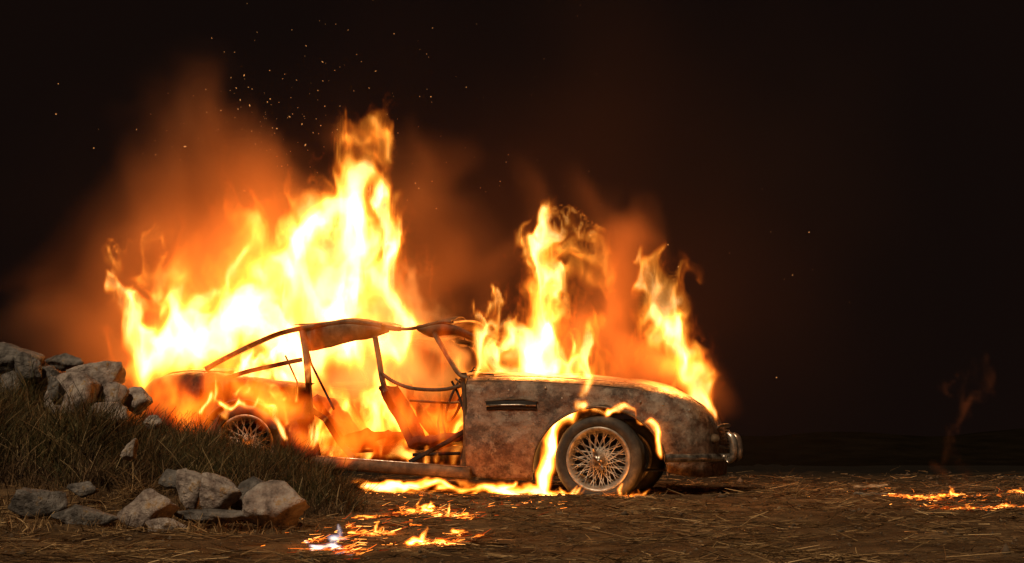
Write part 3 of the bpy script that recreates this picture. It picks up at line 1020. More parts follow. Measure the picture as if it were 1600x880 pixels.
b_, t_ = CP(655, 700, -0.4), CP(603, 606, -0.4)
seat((b_.x, 0, b_.z), (t_.x, 0, t_.z), -0.40, 0.22, 'front_seat', 0.36)
b_, t_ = CP(690, 695, 0.4), CP(640, 606, 0.4)
seat((b_.x, 0, b_.z), (t_.x, 0, t_.z), 0.40, 0.22, 'front_seat', 0.36)
b_, t_ = CP(548, 696, -0.35), CP(497, 640, -0.35)
seat((b_.x, 0, b_.z), (t_.x, 0, t_.z + 0.08), 0.0, 0.60, 'rear_seat', 0.22)

# side vent with strake
vp = [CP(a, b, -0.83) for a, b in ((760, 634), (790, 633), (815, 633), (838, 634))]
vy = lambda v, d: Vector((v.x, -(halfw(v.x) * 0.985 + d), v.z))
tube('side_vent', [vy(v, 0.004) for v in vp], 0.02, M['dark'], car, prof=rbox(0.032, 0.012, 0.5))
tube('vent_strake', [vy(v, 0.022) for v in vp], 0.006, M['chrome'], car, prof=rbox(0.007, 0.007, 0.5))
tube('vent_surround', [vy(CP(a, b, -0.83), 0.010) for a, b in ((758, 628), (790, 624), (818, 624), (840, 628))], 0.005, M['char'], car, 6)

# bonnet shut line bead and heat-lifted strip along the wing top
ln = [CP(a, b, -0.66) for a, b in ((722, 597), (760, 596), (800, 596), (850, 598), (900, 601), (945, 604), (990, 608), (1030, 615))]
tube('bonnet_seam', [Vector((v.x, -(halfw(v.x) * 0.925), v.z)) for v in ln], 0.0045, M['char'], car, 6)
for (a, b) in ((742, 640), (745, 668), (742, 700), (772, 611), (795, 610), (852, 606), (878, 622), (1000, 628), (1035, 632), (1058, 655), (1075, 640), (1012, 655)):
    v = CP(a, b, -0.82)
    V, Fc = lathe([(0.0, -0.006), (0.006, -0.004), (0.009, 0.0), (0.009, 0.006), (0.0, 0.006)], 10)
    mk('rivet', [Vector((v.x, -(halfw(v.x) * 0.985) + 0.004, v.z)) + Vector(q) for q in V], Fc, M['wire'], car)
# bumper, overrider, headlamps, grille
bp = []
for x, k in ((0.47, 1), (0.56, 1), (0.66, 1), (0.75, 1), (0.82, 1), (0.865, 1), (0.885, 1)):
    bp.append((x, -(halfw(min(x, 0.83)) + 0.035) if x < 0.85 else (-0.33 if x < 0.87 else -0.12), CP(1080, 716, -0.75).z))
full = bp + [(x, -y, z) for x, y, z in reversed(bp)]
bmp = spline(full, 60)
tube('front_bumper', [Vector(p) for p in bmp], 0.03, M['chrome'], car, prof=[(0.030, -0.004), (0.024, 0.012), (0.008, 0.020), (-0.008, 0.020), (-0.024, 0.012), (-0.030, -0.004), (-0.02, -0.012), (0.02, -0.012)])
for side in (-1, 1):
    ov = [(0.875, side * 0.36, 0.235), (0.912, side * 0.36, 0.27), (0.920, side * 0.36, 0.34), (0.905, side * 0.36, 0.41), (0.87, side * 0.36, 0.445)]
    tube('bumper_overrider', [Vector(p) for p in spline(ov, 14)], 0.03, M['chrome'], car, prof=rbox(0.028, 0.034, 0.7), scale=list(np.interp(np.linspace(0, 1, 14), [0, 0.2, 0.8, 1], [0.55, 1, 1, 0.5])))
    c = Vector((0.655, side * 0.60, 0.545))
    hl = lathe([(0.092, 0), (0.100, -0.008), (0.106, 0.0), (0.100, 0.03), (0.085, 0.07), (0.05, 0.10), (0.0, 0.11), (0.0, 0.095), (0.045, 0.085), (0.078, 0.06), (0.090, 0.02)], 28)
    rot = Matrix.Rotation(math.radians(90 - side * -14), 3, 'Z')
    V = [c + (rot @ Vector(v)) * 1.0 for v in hl[0]]
    h = mk('headlamp', V, hl[1], M['chrome'], car)
    # indicator lamp under the headlamp
    V, Fc = lathe([(0.0, -0.03), (0.024, -0.024), (0.036, 0.0), (0.036, 0.02), (0.0, 0.02)], 16)
    mk('indicator_lamp', [Vector((0.80, side * 0.53, 0.40)) + rot @ Vector(v) for v in V], Fc, M['char'], car)
gr = [Vector((0.862 - 0.10 * (abs(v)) ** 2.4, v * 0.46, 0.0)) for v in np.linspace(-1, 1, 25)]
ringp = [Vector((p.x, p.y, 0.42 + 0.085 * math.sqrt(max(0, 1 - (p.y / 0.46) ** 4)))) for p in gr] + [Vector((p.x, p.y, 0.42 - 0.085 * math.sqrt(max(0, 1 - (p.y / 0.46) ** 4)))) for p in reversed(gr[1:-1])]
ringp.append(ringp[0])
tube('grille_frame', ringp, 0.012, M['chrome'], car, 6)
for k in range(-3, 4):
    z = 0.42 + k * 0.024
    tube('grille_bar', [Vector((p.x, p.y, z)) for p in gr if 1 - (p.y / 0.46) ** 4 > (k * 0.024 / 0.085) ** 2], 0.004, M['chrome'], car, 5)
# front valance underside pan so that no light leaks under the nose
pan = [(x, y, 0.17) for x in np.linspace(-0.4, 0.78, 10) for y in np.linspace(-0.5, 0.5, 8)]
mk('undertray', pan, gridf(10, 8), M['dark'], car, thick=0.006)

# wheels
TYRE_R, RIM_R = 0.312, 0.226


def tyre_mesh(flat):
    prof = [(0.222, -0.065), (0.236, -0.082), (0.262, -0.094), (0.285, -0.092), (0.300, -0.080), (0.309, -0.068)]
    xs_ = np.linspace(-0.060, 0.060, 13)
    for k, x in enumerate(xs_):
        prof.append((TYRE_R + 0.003 - (0.010 if k % 3 == 1 else 0), x))
    prof += [(0.309, 0.068), (0.300, 0.080), (0.285, 0.092), (0.262, 0.094), (0.236, 0.082), (0.222, 0.065), (0.205, 0.0)]
    V, Fc = lathe(prof, 72)
    V = np.array(V)
    # tread blocks and a settled, airless bottom
    r = np.hypot(V[:, 0], V[:, 2]); a = np.arctan2(V[:, 2], V[:, 0])
    tread = (r > 0.3) & (np.abs(V[:, 1]) < 0.065)
    k = 1 - 0.008 * tread * (np.sin(a * 60 + V[:, 1] * 60) > 0.3)
    k = k * (1 + 0.006 * nz(V, 14, 2))
    V[:, 0] *= k; V[:, 2] *= k
    low = V[:, 2] < -flat
    bulge = np.clip((-V[:, 2] - flat) / 0.06, 0, 1)
    V[:, 1] *= 1 + 0.22 * bulge * low
    V[low, 2] = -flat + (V[low, 2] + flat) * 0.06
    return V, Fc


def wheel(cx, cz, side, flat, steer=0.0, detailed=True):
    w = empty('wheel', (cx, side * 0.70, cz)); w.parent = car
    w.rotation_euler = (0, 0, steer + (0 if side < 0 else math.pi))
    V, Fc = tyre_mesh(flat)
    mk('tyre', V, Fc, M['rubber'], w)
    V, Fc = lathe([(0.224, -0.066), (0.232, -0.074), (0.226, -0.080), (0.212, -0.074), (0.206, -0.060), (0.190, -0.045), (0.186, 0.0), (0.200, 0.06), (0.222, 0.068), (0.21, 0.03), (0.205, -0.04)], 64)
    mk('rim', V, Fc, M['wire'], w)
    V, Fc = lathe([(0.0, -0.082), (0.018, -0.081), (0.030, -0.072), (0.036, -0.060), (0.050, -0.052), (0.054, -0.030), (0.048, 0.02), (0.0, 0.02)], 24)
    parts = [(V, Fc)]
    for a in (2.0, 2.0 + math.pi):       # two-eared spinner
        d = Vector((math.cos(a), 0, math.sin(a)))
        parts.append(sweep([Vector((0, -0.078, 0)) + d * 0.012, Vector((0, -0.086, 0)) + d * 0.045, Vector((0, -0.090, 0)) + d * 0.082], rbox(0.016, 0.006, 0.7), [1, 1, 0.55]))
    V, Fc = join(parts)
    mk('hub_spinner', V, Fc, M['chrome'], w)
    bk, bf = lathe([(0.0, 0.03), (0.165, 0.03), (0.165, 0.05), (0.0, 0.05)], 32)
    mk('brake_drum', bk, bf, M['dark'], w)
    if detailed:
        first = None
        n = 36
        for i in range(n):
            a = 2 * math.pi * i / n
            for lay in range(2):
                sgn = 1 if i % 2 else -1
                h0, h1 = ((-0.050, -0.058), (-0.006, -0.046))[lay]
                r0 = (0.046, 0.052)[lay]
                a0 = a + (1.15 if lay else 0.95) * sgn
                a1 = a + lay * math.pi / n
                p0 = Vector((r0 * math.cos(a0), h0, r0 * math.sin(a0)))
                p1 = Vector((0.208 * math.cos(a1), h1, 0.208 * math.sin(a1)))
                V, Fc = sweep([p0, p0.lerp(p1, 0.5), p1], circ(0.0036, 5))
                mk('spoke', V, Fc, M['wire'], w)
    return w


cf = CP(935, 718, -0.79); crr = CP(381, 696, -0.79)
FX, FZ, RX, RZ = cf.x, cf.z, crr.x, crr.z
wheel(FX, FZ, -1, 0.250, steer=math.radians(-3))
wheel(RX, RZ, -1, 0.292)
wheel(FX, FZ, 1, 0.250, detailed=False)
wheel(RX, RZ, 1, 0.292, detailed=False)
tube('axle', [(FX, -0.66, FZ), (FX, 0.66, FZ)], 0.03, M['dark'], car)
tube('axle', [(RX, -0.66, RZ), (RX, 0.66, RZ)], 0.04, M['dark'], car)


# ------------------------------------------------------------------ loose debris in the straw
def debris(name, px, py, L, Wd, T, az, tilt, mat, label, cat, seed):
    r = np.random.default_rng(seed)
    D = CAM_H * F / (py - HORIZON)
    p = at(px, py, D)
    V = []
    n_ = 14
    for i in range(n_):
        k = i / (n_ - 1) - 0.5
        w = Wd * (0.5 + 0.25 * r.uniform(-1, 1)) * (0.55 if i in (0, n_ - 1) else 1)
        o_ = r.normal(0, 0.06) * Wd
        for (a, b) in ((-w, 0), (w, 0), (w * 0.9, T), (-w * 0.9, T * r.uniform(0.7, 1.2))):
            V.append((k * L + r.normal(0, 0.01) * L, a + o_, b + T * 0.4 * math.sin(i * 1.1)))
    Fc = gridf(n_, 4, True) + [(3, 2, 1, 0), tuple((n_ - 1) * 4 + i for i in range(4))]
    o = mk(name, V, Fc, mat, smooth=False)
    o.location = (p.x, p.y, gz1(p.x, p.y) + 0.006 + abs(math.sin(tilt)) * L / 2)
    o.rotation_euler = (0.25, tilt, az)
    return prop(o, label, cat)

M['board'] = noise_mat('weathered_board', [(0.3, (0.08, 0.05, 0.028)), (0.5, (0.3, 0.21, 0.12)), (0.7, (0.5, 0.38, 0.24))], 22, rough=0.9, bump=0.6, bscale=60)
debris('splintered_board', 1360, 762, 0.30, 0.05, 0.012, 0.12, -0.05, M['board'], 'pale splintered board lying in straw between the car and the right fire', 'board', 1)
debris('splintered_board', 1362, 778, 0.24, 0.035, 0.010, -0.1, 0.03, M['ash'], 'ash grey strip of wood just below the pale board', 'board', 2)
debris('scrap_metal', 1052, 766, 0.13, 0.05, 0.025, 0.3, 0.1, M['char'], 'small charred scrap on the ground under the front bumper', 'scrap', 3)
debris('scrap_metal', 1585, 751, 0.22, 0.05, 0.02, 0.0, 0.02, M['char'], 'dark scrap lying at the right picture edge behind the small fire', 'scrap', 4)
debris('scrap_metal', 778, 772, 0.26, 0.03, 0.012, 0.35, 0.05, M['dark'], 'bent black strip lying in the fire under the car', 'scrap', 5)

# ------------------------------------------------------------------ fire and smoke: density grids built from warped tongues
def fire_mat(name, K, power=2.0, stops=None):
    m = bpy.data.materials.new(name)
    m.use_nodes = True
    nt = m.node_tree
    nt.nodes.clear()
    out = N(nt, 'ShaderNodeOutputMaterial')
    em = N(nt, 'ShaderNodeEmission')
    a = N(nt, 'ShaderNodeAttribute', attribute_name='density')
    p = N(nt, 'ShaderNodeMath', operation='POWER'); p.inputs[1].default_value = power
    k = N(nt, 'ShaderNodeMath', operation='MULTIPLY'); k.inputs[1].default_value = K
    nt.links.new(a.outputs['Fac'], p.inputs[0]); nt.links.new(p.outputs[0], k.inputs[0]); nt.links.new(k.outputs[0], em.inputs[1])
    c = ramp(nt, stops or [(0.0, (1, 0.085, 0.002)), (0.25, (1, 0.19, 0.009)), (0.55, (1, 0.30, 0.025)), (0.78, (1, 0.38, 0.06)), (1.0, (1, 0.52, 0.17))], a.outputs['Fac'])
    nt.links.new(c, em.inputs[0])
    nt.links.new(em.outputs[0], out.inputs['Volume'])
    return m


def smoke_mat(name, dens, color, aniso=0.2):
    m = bpy.data.materials.new(name)
    m.use_nodes = True
    nt = m.node_tree
    nt.nodes.clear()
    out = N(nt, 'ShaderNodeOutputMaterial')
    pv = N(nt, 'ShaderNodeVolumePrincipled')
    pv.inputs['Color'].default_value = (*color, 1)
    pv.inputs['Density'].default_value = dens
    pv.inputs['Anisotropy'].default_value = aniso
    nt.links.new(pv.outputs[0], out.inputs['Volume'])
    return m


def volume_object(name, lo, n, vox, T, mat):
    """T (nz,ny,nx) -> a volume object holding it as its density grid"""
    lo = np.array(lo, float); hi = lo + (np.array(n) - 1) * vox
    me = bpy.data.meshes.new(name + '_grid')
    me.vertices.add(T.size)
    at_ = me.attributes.new('heat', 'FLOAT', 'POINT')
    at_.data.foreach_set('value', np.ascontiguousarray(T, np.float32).ravel())
    src = bpy.data.objects.new(name + '_grid', me)       # data only, never linked to the scene
    vd = bpy.data.volumes.new(name)
    o = bpy.data.objects.new(name, vd)
    COL.objects.link(o)
    vd.materials.append(mat)
    ng = bpy.data.node_groups.new(name, 'GeometryNodeTree')
    ng.interface.new_socket('Geometry', in_out='INPUT', socket_type='NodeSocketGeometry')
    ng.interface.new_socket('Geometry', in_out='OUTPUT', socket_type='NodeSocketGeometry')
    NN, L = ng.nodes.new, ng.links.new
    go = NN('NodeGroupOutput'); vc = NN('GeometryNodeVolumeCube'); si = NN('GeometryNodeSampleIndex'); smt = NN('GeometryNodeSetMaterial')
    smt.inputs['Material'].default_value = mat
    oi = NN('GeometryNodeObjectInfo'); oi.inputs['Object'].default_value = src
    na = NN('GeometryNodeInputNamedAttribute'); na.data_type = 'FLOAT'; na.inputs['Name'].default_value = 'heat'
    si.data_type = 'FLOAT'; si.domain = 'POINT'; si.clamp = True
    pos = NN('GeometryNodeInputPosition')
    def vm(op, a, b):
        k = NN('ShaderNodeVectorMath'); k.operation = op
        L(a, k.inputs[0])
        if b is not None: k.inputs[1].default_value = b
        return k.outputs[0]
    v = vm('FLOOR', vm('ADD', vm('MULTIPLY', vm('SUBTRACT', pos.outputs[0], lo), (1 / vox,) * 3), (0.5,) * 3), None)
    sx = NN('ShaderNodeSeparateXYZ'); L(v, sx.inputs[0])
    def im(a, b, op):
        k = NN('FunctionNodeIntegerMath'); k.operation = op
        for i, q in enumerate((a, b)):
            if isinstance(q, int): k.inputs[i].default_value = q
            else: L(q, k.inputs[i])
        return k.outputs[0]
    idx = im(im(im(im(sx.outputs[2], int(n[1]), 'MULTIPLY'), sx.outputs[1], 'ADD'), int(n[0]), 'MULTIPLY'), sx.outputs[0], 'ADD')
    L(oi.outputs['Geometry'], si.inputs['Geometry']); L(na.outputs[0], si.inputs['Value']); L(idx, si.inputs['Index'])
    L(si.outputs[0], vc.inputs['Density'])
    vc.inputs['Min'].default_value = lo; vc.inputs['Max'].default_value = hi
    for i, k in enumerate('XYZ'): vc.inputs['Resolution ' + k].default_value = int(n[i])
    L(vc.outputs[0], smt.inputs[0]); L(smt.outputs[0], go.inputs[0])
    o.modifiers.new('grid', 'NODES').node_group = ng
    return o


def plume(name, tongues, vox, mat, warp=0.10, wfreq=2.2, steps=4, erode=0.5, nfreq=9.0, stretch=2.2, seed=0.0, power=1.0, margin=None, base_z=None, gain=1.5, rise=1.0, soft=0.35, squash=1.0):
    """tongues: list of (heat, [(x,y,z,r), ...]) in world units"""
    wfreq, nfreq = wfreq * 6.0, nfreq * 5.0
    allp = np.array([q for _, t in tongues for q in t], np.float32)
    mg = margin if margin is not None else warp * 1.8 + 0.03
    lo = (allp[:, :3] - allp[:, 3:]).min(0) - mg
    hi = (allp[:, :3] + allp[:, 3:]).max(0) + mg
    if base_z is not None: lo[2] = max(lo[2], base_z)
    n = np.ceil((hi - lo) / vox).astype(int) + 1
    ax = [lo[i] + np.arange(n[i], dtype=np.float32) * vox for i in range(3)]
    Z, Y, X = np.meshgrid(ax[2], ax[1], ax[0], indexing='ij')
    P = np.stack([X.ravel(), Y.ravel(), Z.ravel()], -1).astype(np.float32)
    # only advect cells that can be reached
    segs = []
    for heat, t in tongues:
        t = np.array(t, np.float32)
        for a, b in zip(t[:-1], t[1:]): segs.append((heat, a, b))
    reach = warp * 2.0
    near3 = np.zeros(Z.shape, bool)
    def box(a, b):
        l_ = np.minimum(a[:3] - a[3], b[:3] - b[3]) - reach; h_ = np.maximum(a[:3] + a[3], b[:3] + b[3]) + reach
        i0 = np.clip(np.floor((l_ - lo) / vox).astype(int), 0, n); i1 = np.clip(np.ceil((h_ - lo) / vox).astype(int) + 1, 0, n)
        return (slice(i0[2], i1[2]), slice(i0[1], i1[1]), slice(i0[0], i1[0]))
    for heat, a, b in segs: near3[box(a, b)] = True
    near = near3.ravel()
    imap = np.full(Z.shape, -1, np.int32)
    imap[near3] = np.arange(int(near.sum()), dtype=np.int32)
    Q0 = P[near]
    Q = Q0.copy()
    zb_ = allp[:, 2].min()
    hgt = np.clip((Q[:, 2] - zb_) / 0.5, 0.25, rise)[:, None]
    fz = 1.0 / stretch
    for s in range(steps):
        v = trilin(CURL, Q[:, 0] * wfreq + seed, Q[:, 1] * wfreq + seed * 1.3, Q[:, 2] * wfreq * fz - seed)
        v[:, 2] *= 1.3
        Q -= v * (warp / steps * 0.8) * hgt
    T = np.zeros(len(Q), np.float32)
    for heat, a, b in segs:
        d = (b[:3] - a[:3]) * np.array([1, 1, squash], np.float32)
        L2 = float(d @ d) + 1e-9
        s = imap[box(a, b)].ravel()
        s = s[s >= 0]
        if len(s) == 0: continue
        q = Q[s] - a[:3]
        q[:, 2] *= squash
        t = np.clip(q @ d / L2, 0, 1)
        r = a[3] + (b[3] - a[3]) * t
        dd = np.sqrt(((q - t[:, None] * d) ** 2).sum(1))
        T[s] = np.maximum(T[s], heat * np.clip(1 - dd / r, 0, 1))
    nn_ = trilin(LAT, Q[:, 0] * nfreq + seed, Q[:, 1] * nfreq + seed * 2, Q[:, 2] * nfreq / (stretch * 1.3))
    T = np.clip(T * gain - erode * soft * (nn_ + 1.0) * (T > 0), 0, 1)
    T = T ** power
    G = np.zeros(len(P), np.float32)
    G[near] = T
    G = G.reshape(Z.shape)
    G[0] = 0; G[-1] = 0; G[:, 0] = 0; G[:, -1] = 0; G[:, :, 0] = 0; G[:, :, -1] = 0
    return volume_object(name, lo, n, vox, G, mat)


def WT(pts, Y):
    """[(px,py,rpx[,dY])] -> world tongue at depth Y"""
    out = []
    for q in pts:
        y = Y + (q[3] if len(q) > 3 else 0)
        p = at(q[0], q[1], y)
        out.append((p.x, p.y, p.z, q[2] * y / F))
    return out


def CT(pts, yl):
    """the same on a plane of the car (lateral yl)"""
    out = []
    for q in pts:
        p = CW(CP(q[0], q[1], yl + (q[3] if len(q) > 3 else 0)))
        out.append((p.x, p.y, p.z, q[2] * p.y / F))
    return out


def licks(n, x0, x1, ybase, hmin, hmax, rmin, rmax, lat, heat, seed, lean=0.15):
    """n short tongues rising from a line on the car"""
    r = np.random.default_rng(seed)
    out = []
    for _ in range(n):
        k = r.uniform(0, 1); x = x0 + (x1 - x0) * k
        y = np.interp(x, *ybase) + r.normal(0, 3)
        h, w, l = r.uniform(hmin, hmax), r.uniform(rmin, rmax), r.uniform(*lat)
        d = r.normal(lean, 0.3) * h
        out.append((heat * r.uniform(0.6, 1.1), CT([(x, y, w), (x + d * 0.4, y - h * 0.5, w * 0.8), (x + d, y - h, w * 0.25)], l)))
    return out


# --- the great fire over the tail and roof
fm = fire_mat('tail_fire', 28, 2.0)
o = plume('fire', [
    (1.0, WT([(455, 540, 80), (470, 450, 84), (500, 380, 74), (526, 320, 54)], 11.35)),
    (0.62, WT([(524, 325, 56), (538, 262, 42)], 11.35)),
    (0.42, WT([(538, 268, 42), (556, 215, 34), (596, 184, 24)], 11.35)),
    (0.25, WT([(470, 212, 14), (490, 204, 10)], 11.35)),
    (0.95, WT([(600, 520, 62), (612, 450, 50), (612, 400, 42), (596, 345, 30), (582, 295, 18)], 11.2)),
    (0.9, WT([(530, 520, 80), (540, 440, 70), (545, 380, 50)], 11.5)),
    (1.0, WT([(235, 560, 56), (300, 535, 62), (380, 525, 74), (440, 520, 74)], 11.35)),
    (0.85, WT([(235, 560, 44), (222, 500, 34), (208, 450, 22), (192, 418, 12)], 11.2)),
    (0.45, WT([(290, 530, 46), (262, 450, 34), (240, 395, 20), (224, 338, 10)], 11.5)),
    (0.6, WT([(350, 520, 60), (345, 470, 38), (352, 430, 18)], 11.3)),
    (0.6, WT([(290, 540, 50), (290, 490, 36), (285, 450, 18)], 11.2)),
    (0.7, WT([(420, 520, 60), (420, 440, 36), (445, 390, 26)], 11.5)),
    (0.6, CT([(300, 576, 22), (325, 545, 30), (360, 505, 30), (372, 470, 12)], -0.72)),
    (0.55, CT([(430, 520, 22), (470, 490, 26), (490, 450, 12)], -0.6)),
    (0.20, WT([(330, 520, 150), (330, 440, 130), (380, 360, 100)], 11.5)),
    (0.18, WT([(560, 500, 120), (570, 400, 100), (560, 300, 70)], 11.4)),
    (0.15, WT([(250, 600, 90), (330, 600, 80)], 10.9)),
], 0.0175, fm, warp=0.20, wfreq=5.0, steps=4, erode=0.55, nfreq=11, seed=3.3, gain=1.9)
prop(o, 'towering white and orange flames rising from the car tail and roof', 'fire')

# --- rear side window and waist of the quarter panel
fm2 = fire_mat('window_fire', 46, 2.0)
CAB = [(0.0, (1, 0.055, 0.0008)), (0.25, (1, 0.13, 0.004)), (0.55, (1, 0.25, 0.016)), (1.0, (1, 0.40, 0.06))]
fmc = fire_mat('cabin_fire', 42, 2.0, CAB)
o = plume('fire', [
    (1.0, CT([(345, 592, 16), (385, 590, 20), (425, 592, 18), (468, 594, 14)], -0.66)),
    (0.9, CT([(372, 585, 22), (410, 555, 24), (455, 545, 20)], -0.45)),
    (0.7, CT([(350, 620, 8), (352, 600, 14), (372, 570, 12), (392, 548, 6)], -0.72)),
    (0.6, CT([(478, 610, 10), (480, 590, 12), (474, 560, 8)], -0.74)),
], 0.011, fm2, warp=0.09, wfreq=11, erode=0.6, nfreq=22, seed=8.1, gain=1.7)
prop(o, 'yellow flames bursting from the rear side window of the car', 'fire')

# --- cabin
o = plume('fire', [
    (0.75, CT([(500, 690, 22), (505, 640, 24), (515, 610, 18)], -0.35)),
    (0.8, CT([(545, 690, 34), (555, 640, 38), (560, 600, 24)], 0.15)),
    (0.8, CT([(590, 690, 32), (590, 650, 34), (585, 610, 20)], 0.2)),
    (0.7, CT([(680, 700, 34), (680, 650, 36), (690, 615, 24)], 0.45)),
    (0.8, CT([(640, 700, 20), (650, 660, 26), (655, 620, 18)], 0.5)),
    (0.95, CT([(520, 712, 8), (560, 714, 10), (610, 712, 14), (640, 706, 12)], -0.45)),
    (0.95, CT([(708, 720, 12), (715, 690, 10), (705, 660, 8)], -0.5)),
    (0.9, CT([(630, 690, 12), (625, 670, 10)], -0.5)),
        (0.45, CT([(500, 660, 60), (560, 655, 60), (620, 650, 55), (690, 655, 50)], 0.35)),
] + licks(22, 500, 722, ([500, 722], [716, 728]), 12, 44, 5, 10, (-0.74, -0.4), 0.75, 11)
  + licks(18, 500, 725, ([500, 725], [690, 690]), 30, 80, 7, 14, (-0.3, 0.3), 0.7, 12),
  0.014, fmc, warp=0.12, wfreq=7, erode=1.15, nfreq=16, seed=1.7, gain=1.4)
prop(o, 'orange flames filling the doorless cabin of the car', 'fire')
HAZE_GLOW = [(0.0, (1, 0.20, 0.015)), (1.0, (1, 0.34, 0.06))]
o = plume('fire', [
    (1.0, CT([(500, 585, 70), (560, 570, 75), (620, 568, 75), (690, 580, 70)], 0.25)),
    (0.32, CT([(500, 660, 60), (580, 655, 60), (690, 660, 55)], 0.1)),
    (0.42, CT([(470, 535, 46), (560, 525, 50), (640, 520, 50), (705, 545, 42)], -0.80)),
], 0.03, fire_mat('cabin_haze_glow', 3.0, 1.0, HAZE_GLOW), warp=0.15, wfreq=4, erode=0.35, nfreq=6, seed=2.9, gain=1.3)  # emission stands in for fire-lit haze in the cabin and before the roof
prop(o, 'orange glow added for the haze behind the side windows', 'fire')
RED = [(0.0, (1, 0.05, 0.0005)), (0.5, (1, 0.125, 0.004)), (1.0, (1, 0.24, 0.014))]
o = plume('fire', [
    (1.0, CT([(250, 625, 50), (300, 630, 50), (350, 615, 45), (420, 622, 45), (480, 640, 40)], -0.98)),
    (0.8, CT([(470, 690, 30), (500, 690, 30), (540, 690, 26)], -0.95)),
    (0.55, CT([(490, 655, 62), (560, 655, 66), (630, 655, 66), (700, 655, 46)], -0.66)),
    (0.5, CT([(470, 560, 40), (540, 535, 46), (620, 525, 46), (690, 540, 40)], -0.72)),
], 0.022, fire_mat('rear_glare', 9.0, 1.3, RED), warp=0.12, wfreq=6, erode=0.8, nfreq=11, seed=3.9, gain=1.5)  # emissive veil paints red haze and glare over quarter, door opening and roof
prop(o, 'dull red glow added over the rear quarter and door opening', 'fire')

# --- engine bay
fm3 = fire_mat('bonnet_fire', 30, 1.9)
o = plume('fire', [
    (1.0, CT([(770, 580, 24), (820, 575, 32), (880, 580, 28), (925, 592, 16)], -0.2)),
    (1.05, CT([(835, 570, 56), (850, 500, 54), (862, 440, 44), (866, 390, 31), (872, 345, 17), (877, 312, 7)], 0.0)),
    (0.7, CT([(850, 460, 34), (838, 400, 20), (832, 345, 8)], 0.05)),
    (0.95, CT([(790, 570, 26), (800, 530, 20), (786, 512, 10)], -0.1)),
    (0.8, CT([(756, 560, 20), (738, 520, 14), (722, 494, 10), (716, 486, 6)], 0.1)),
    (0.95, CT([(905, 605, 13), (915, 585, 15), (906, 560, 10), (902, 545, 5)], -0.55)),
    (0.8, CT([(912, 620, 6), (908, 600, 8)], -0.75)),
    (0.22, CT([(890, 560, 80), (960, 560, 70), (1040, 580, 60)], 0.2)),
    (0.85, CT([(735, 588, 18), (752, 560, 22), (748, 528, 12)], -0.72)),
    (0.7, CT([(705, 575, 26), (740, 570, 30), (780, 575, 30)], 0.15)),
    (0.9, CT([(800, 585, 20), (850, 588, 22), (900, 592, 20)], -0.5)),
    (0.8, CT([(880, 600, 16), (895, 570, 16), (900, 540, 8)], -0.3)),
    (0.8, CT([(902, 612, 10), (908, 602, 14), (916, 588, 14)], -0.80)),
    (0.7, CT([(850, 490, 50), (864, 430, 42)], 0.1)),
    (0.22, CT([(860, 520, 90), (866, 420, 70), (870, 350, 36)], 0.05)),
], 0.0145, fm3, warp=0.16, wfreq=6.5, steps=4, erode=0.6, nfreq=13, seed=12.4, gain=1.7)
prop(o, 'tall yellow flames leaping from the bonnet before the windscreen', 'fire')

# --- nose
o = plume('fire', [
    (0.95, CT([(1104, 640, 20), (1092, 600, 32), (1070, 560, 42), (1050, 520, 40), (1034, 470, 30), (1016, 425, 18), (1008, 398, 9)], -0.25)),
    (0.25, CT([(1100, 620, 50), (1070, 560, 70), (1040, 480, 56), (1020, 430, 34)], -0.2)),
    (0.6, CT([(1040, 560, 36), (1030, 520, 26), (1020, 490, 14)], -0.1)),
    (1.0, CT([(1112, 648, 10), (1100, 632, 16), (1092, 618, 12)], -0.62)),
    (0.45, CT([(1075, 560, 18), (1055, 480, 16), (1050, 450, 8)], -0.2)),
], 0.012, fire_mat('nose_fire', 32, 1.9), warp=0.10, wfreq=8, erode=0.55, nfreq=16, seed=5.9, gain=1.6)
prop(o, 'narrow leaning flame rising from the headlamp at the car nose', 'fire')

# --- round the front wheel
fm4 = fire_mat('licking_fire', 120, 1.7)
o = plume('fire', [
    (1.0, CT([(850, 756, 20), (853, 720, 19), (859, 692, 19), (873, 668, 18), (896, 652, 15), (924, 643, 10)], -0.70)),
    (1.1, CT([(905, 646, 10), (930, 639, 9), (958, 638, 8), (987, 648, 8), (1006, 666, 9), (1018, 688, 11), (1028, 716, 9)], -0.83)),
    (1.0, CT([(835, 773, 12), (862, 774, 14), (890, 779, 9)], -0.72)),
    (0.7, CT([(972, 781, 6), (990, 779, 8), (1010, 780, 6)], -0.80)),
    (0.8, CT([(972, 780, 5), (968, 765, 5), (972, 757, 3)], -0.82)),
] + licks(16, 925, 1032, ([925, 955, 985, 1005, 1020, 1035], [640, 639, 648, 666, 690, 720]), 8, 20, 3.5, 6, (-0.84, -0.78), 0.7, 21, 0.1)
  + licks(8, 840, 905, ([840, 905], [778, 782]), 10, 24, 5, 9, (-0.86, -0.74), 0.9, 22, 0.1) + licks(6, 962, 1022, ([962, 1022], [784, 784]), 8, 20, 3.5, 6, (-0.9, -0.82), 0.8, 23, 0.1),
  0.0085, fm4, warp=0.03, wfreq=8, erode=0.7, nfreq=18, seed=2.2, gain=1.6, stretch=1.6)
prop(o, 'bright crescent of flame around the front wheel', 'fire')
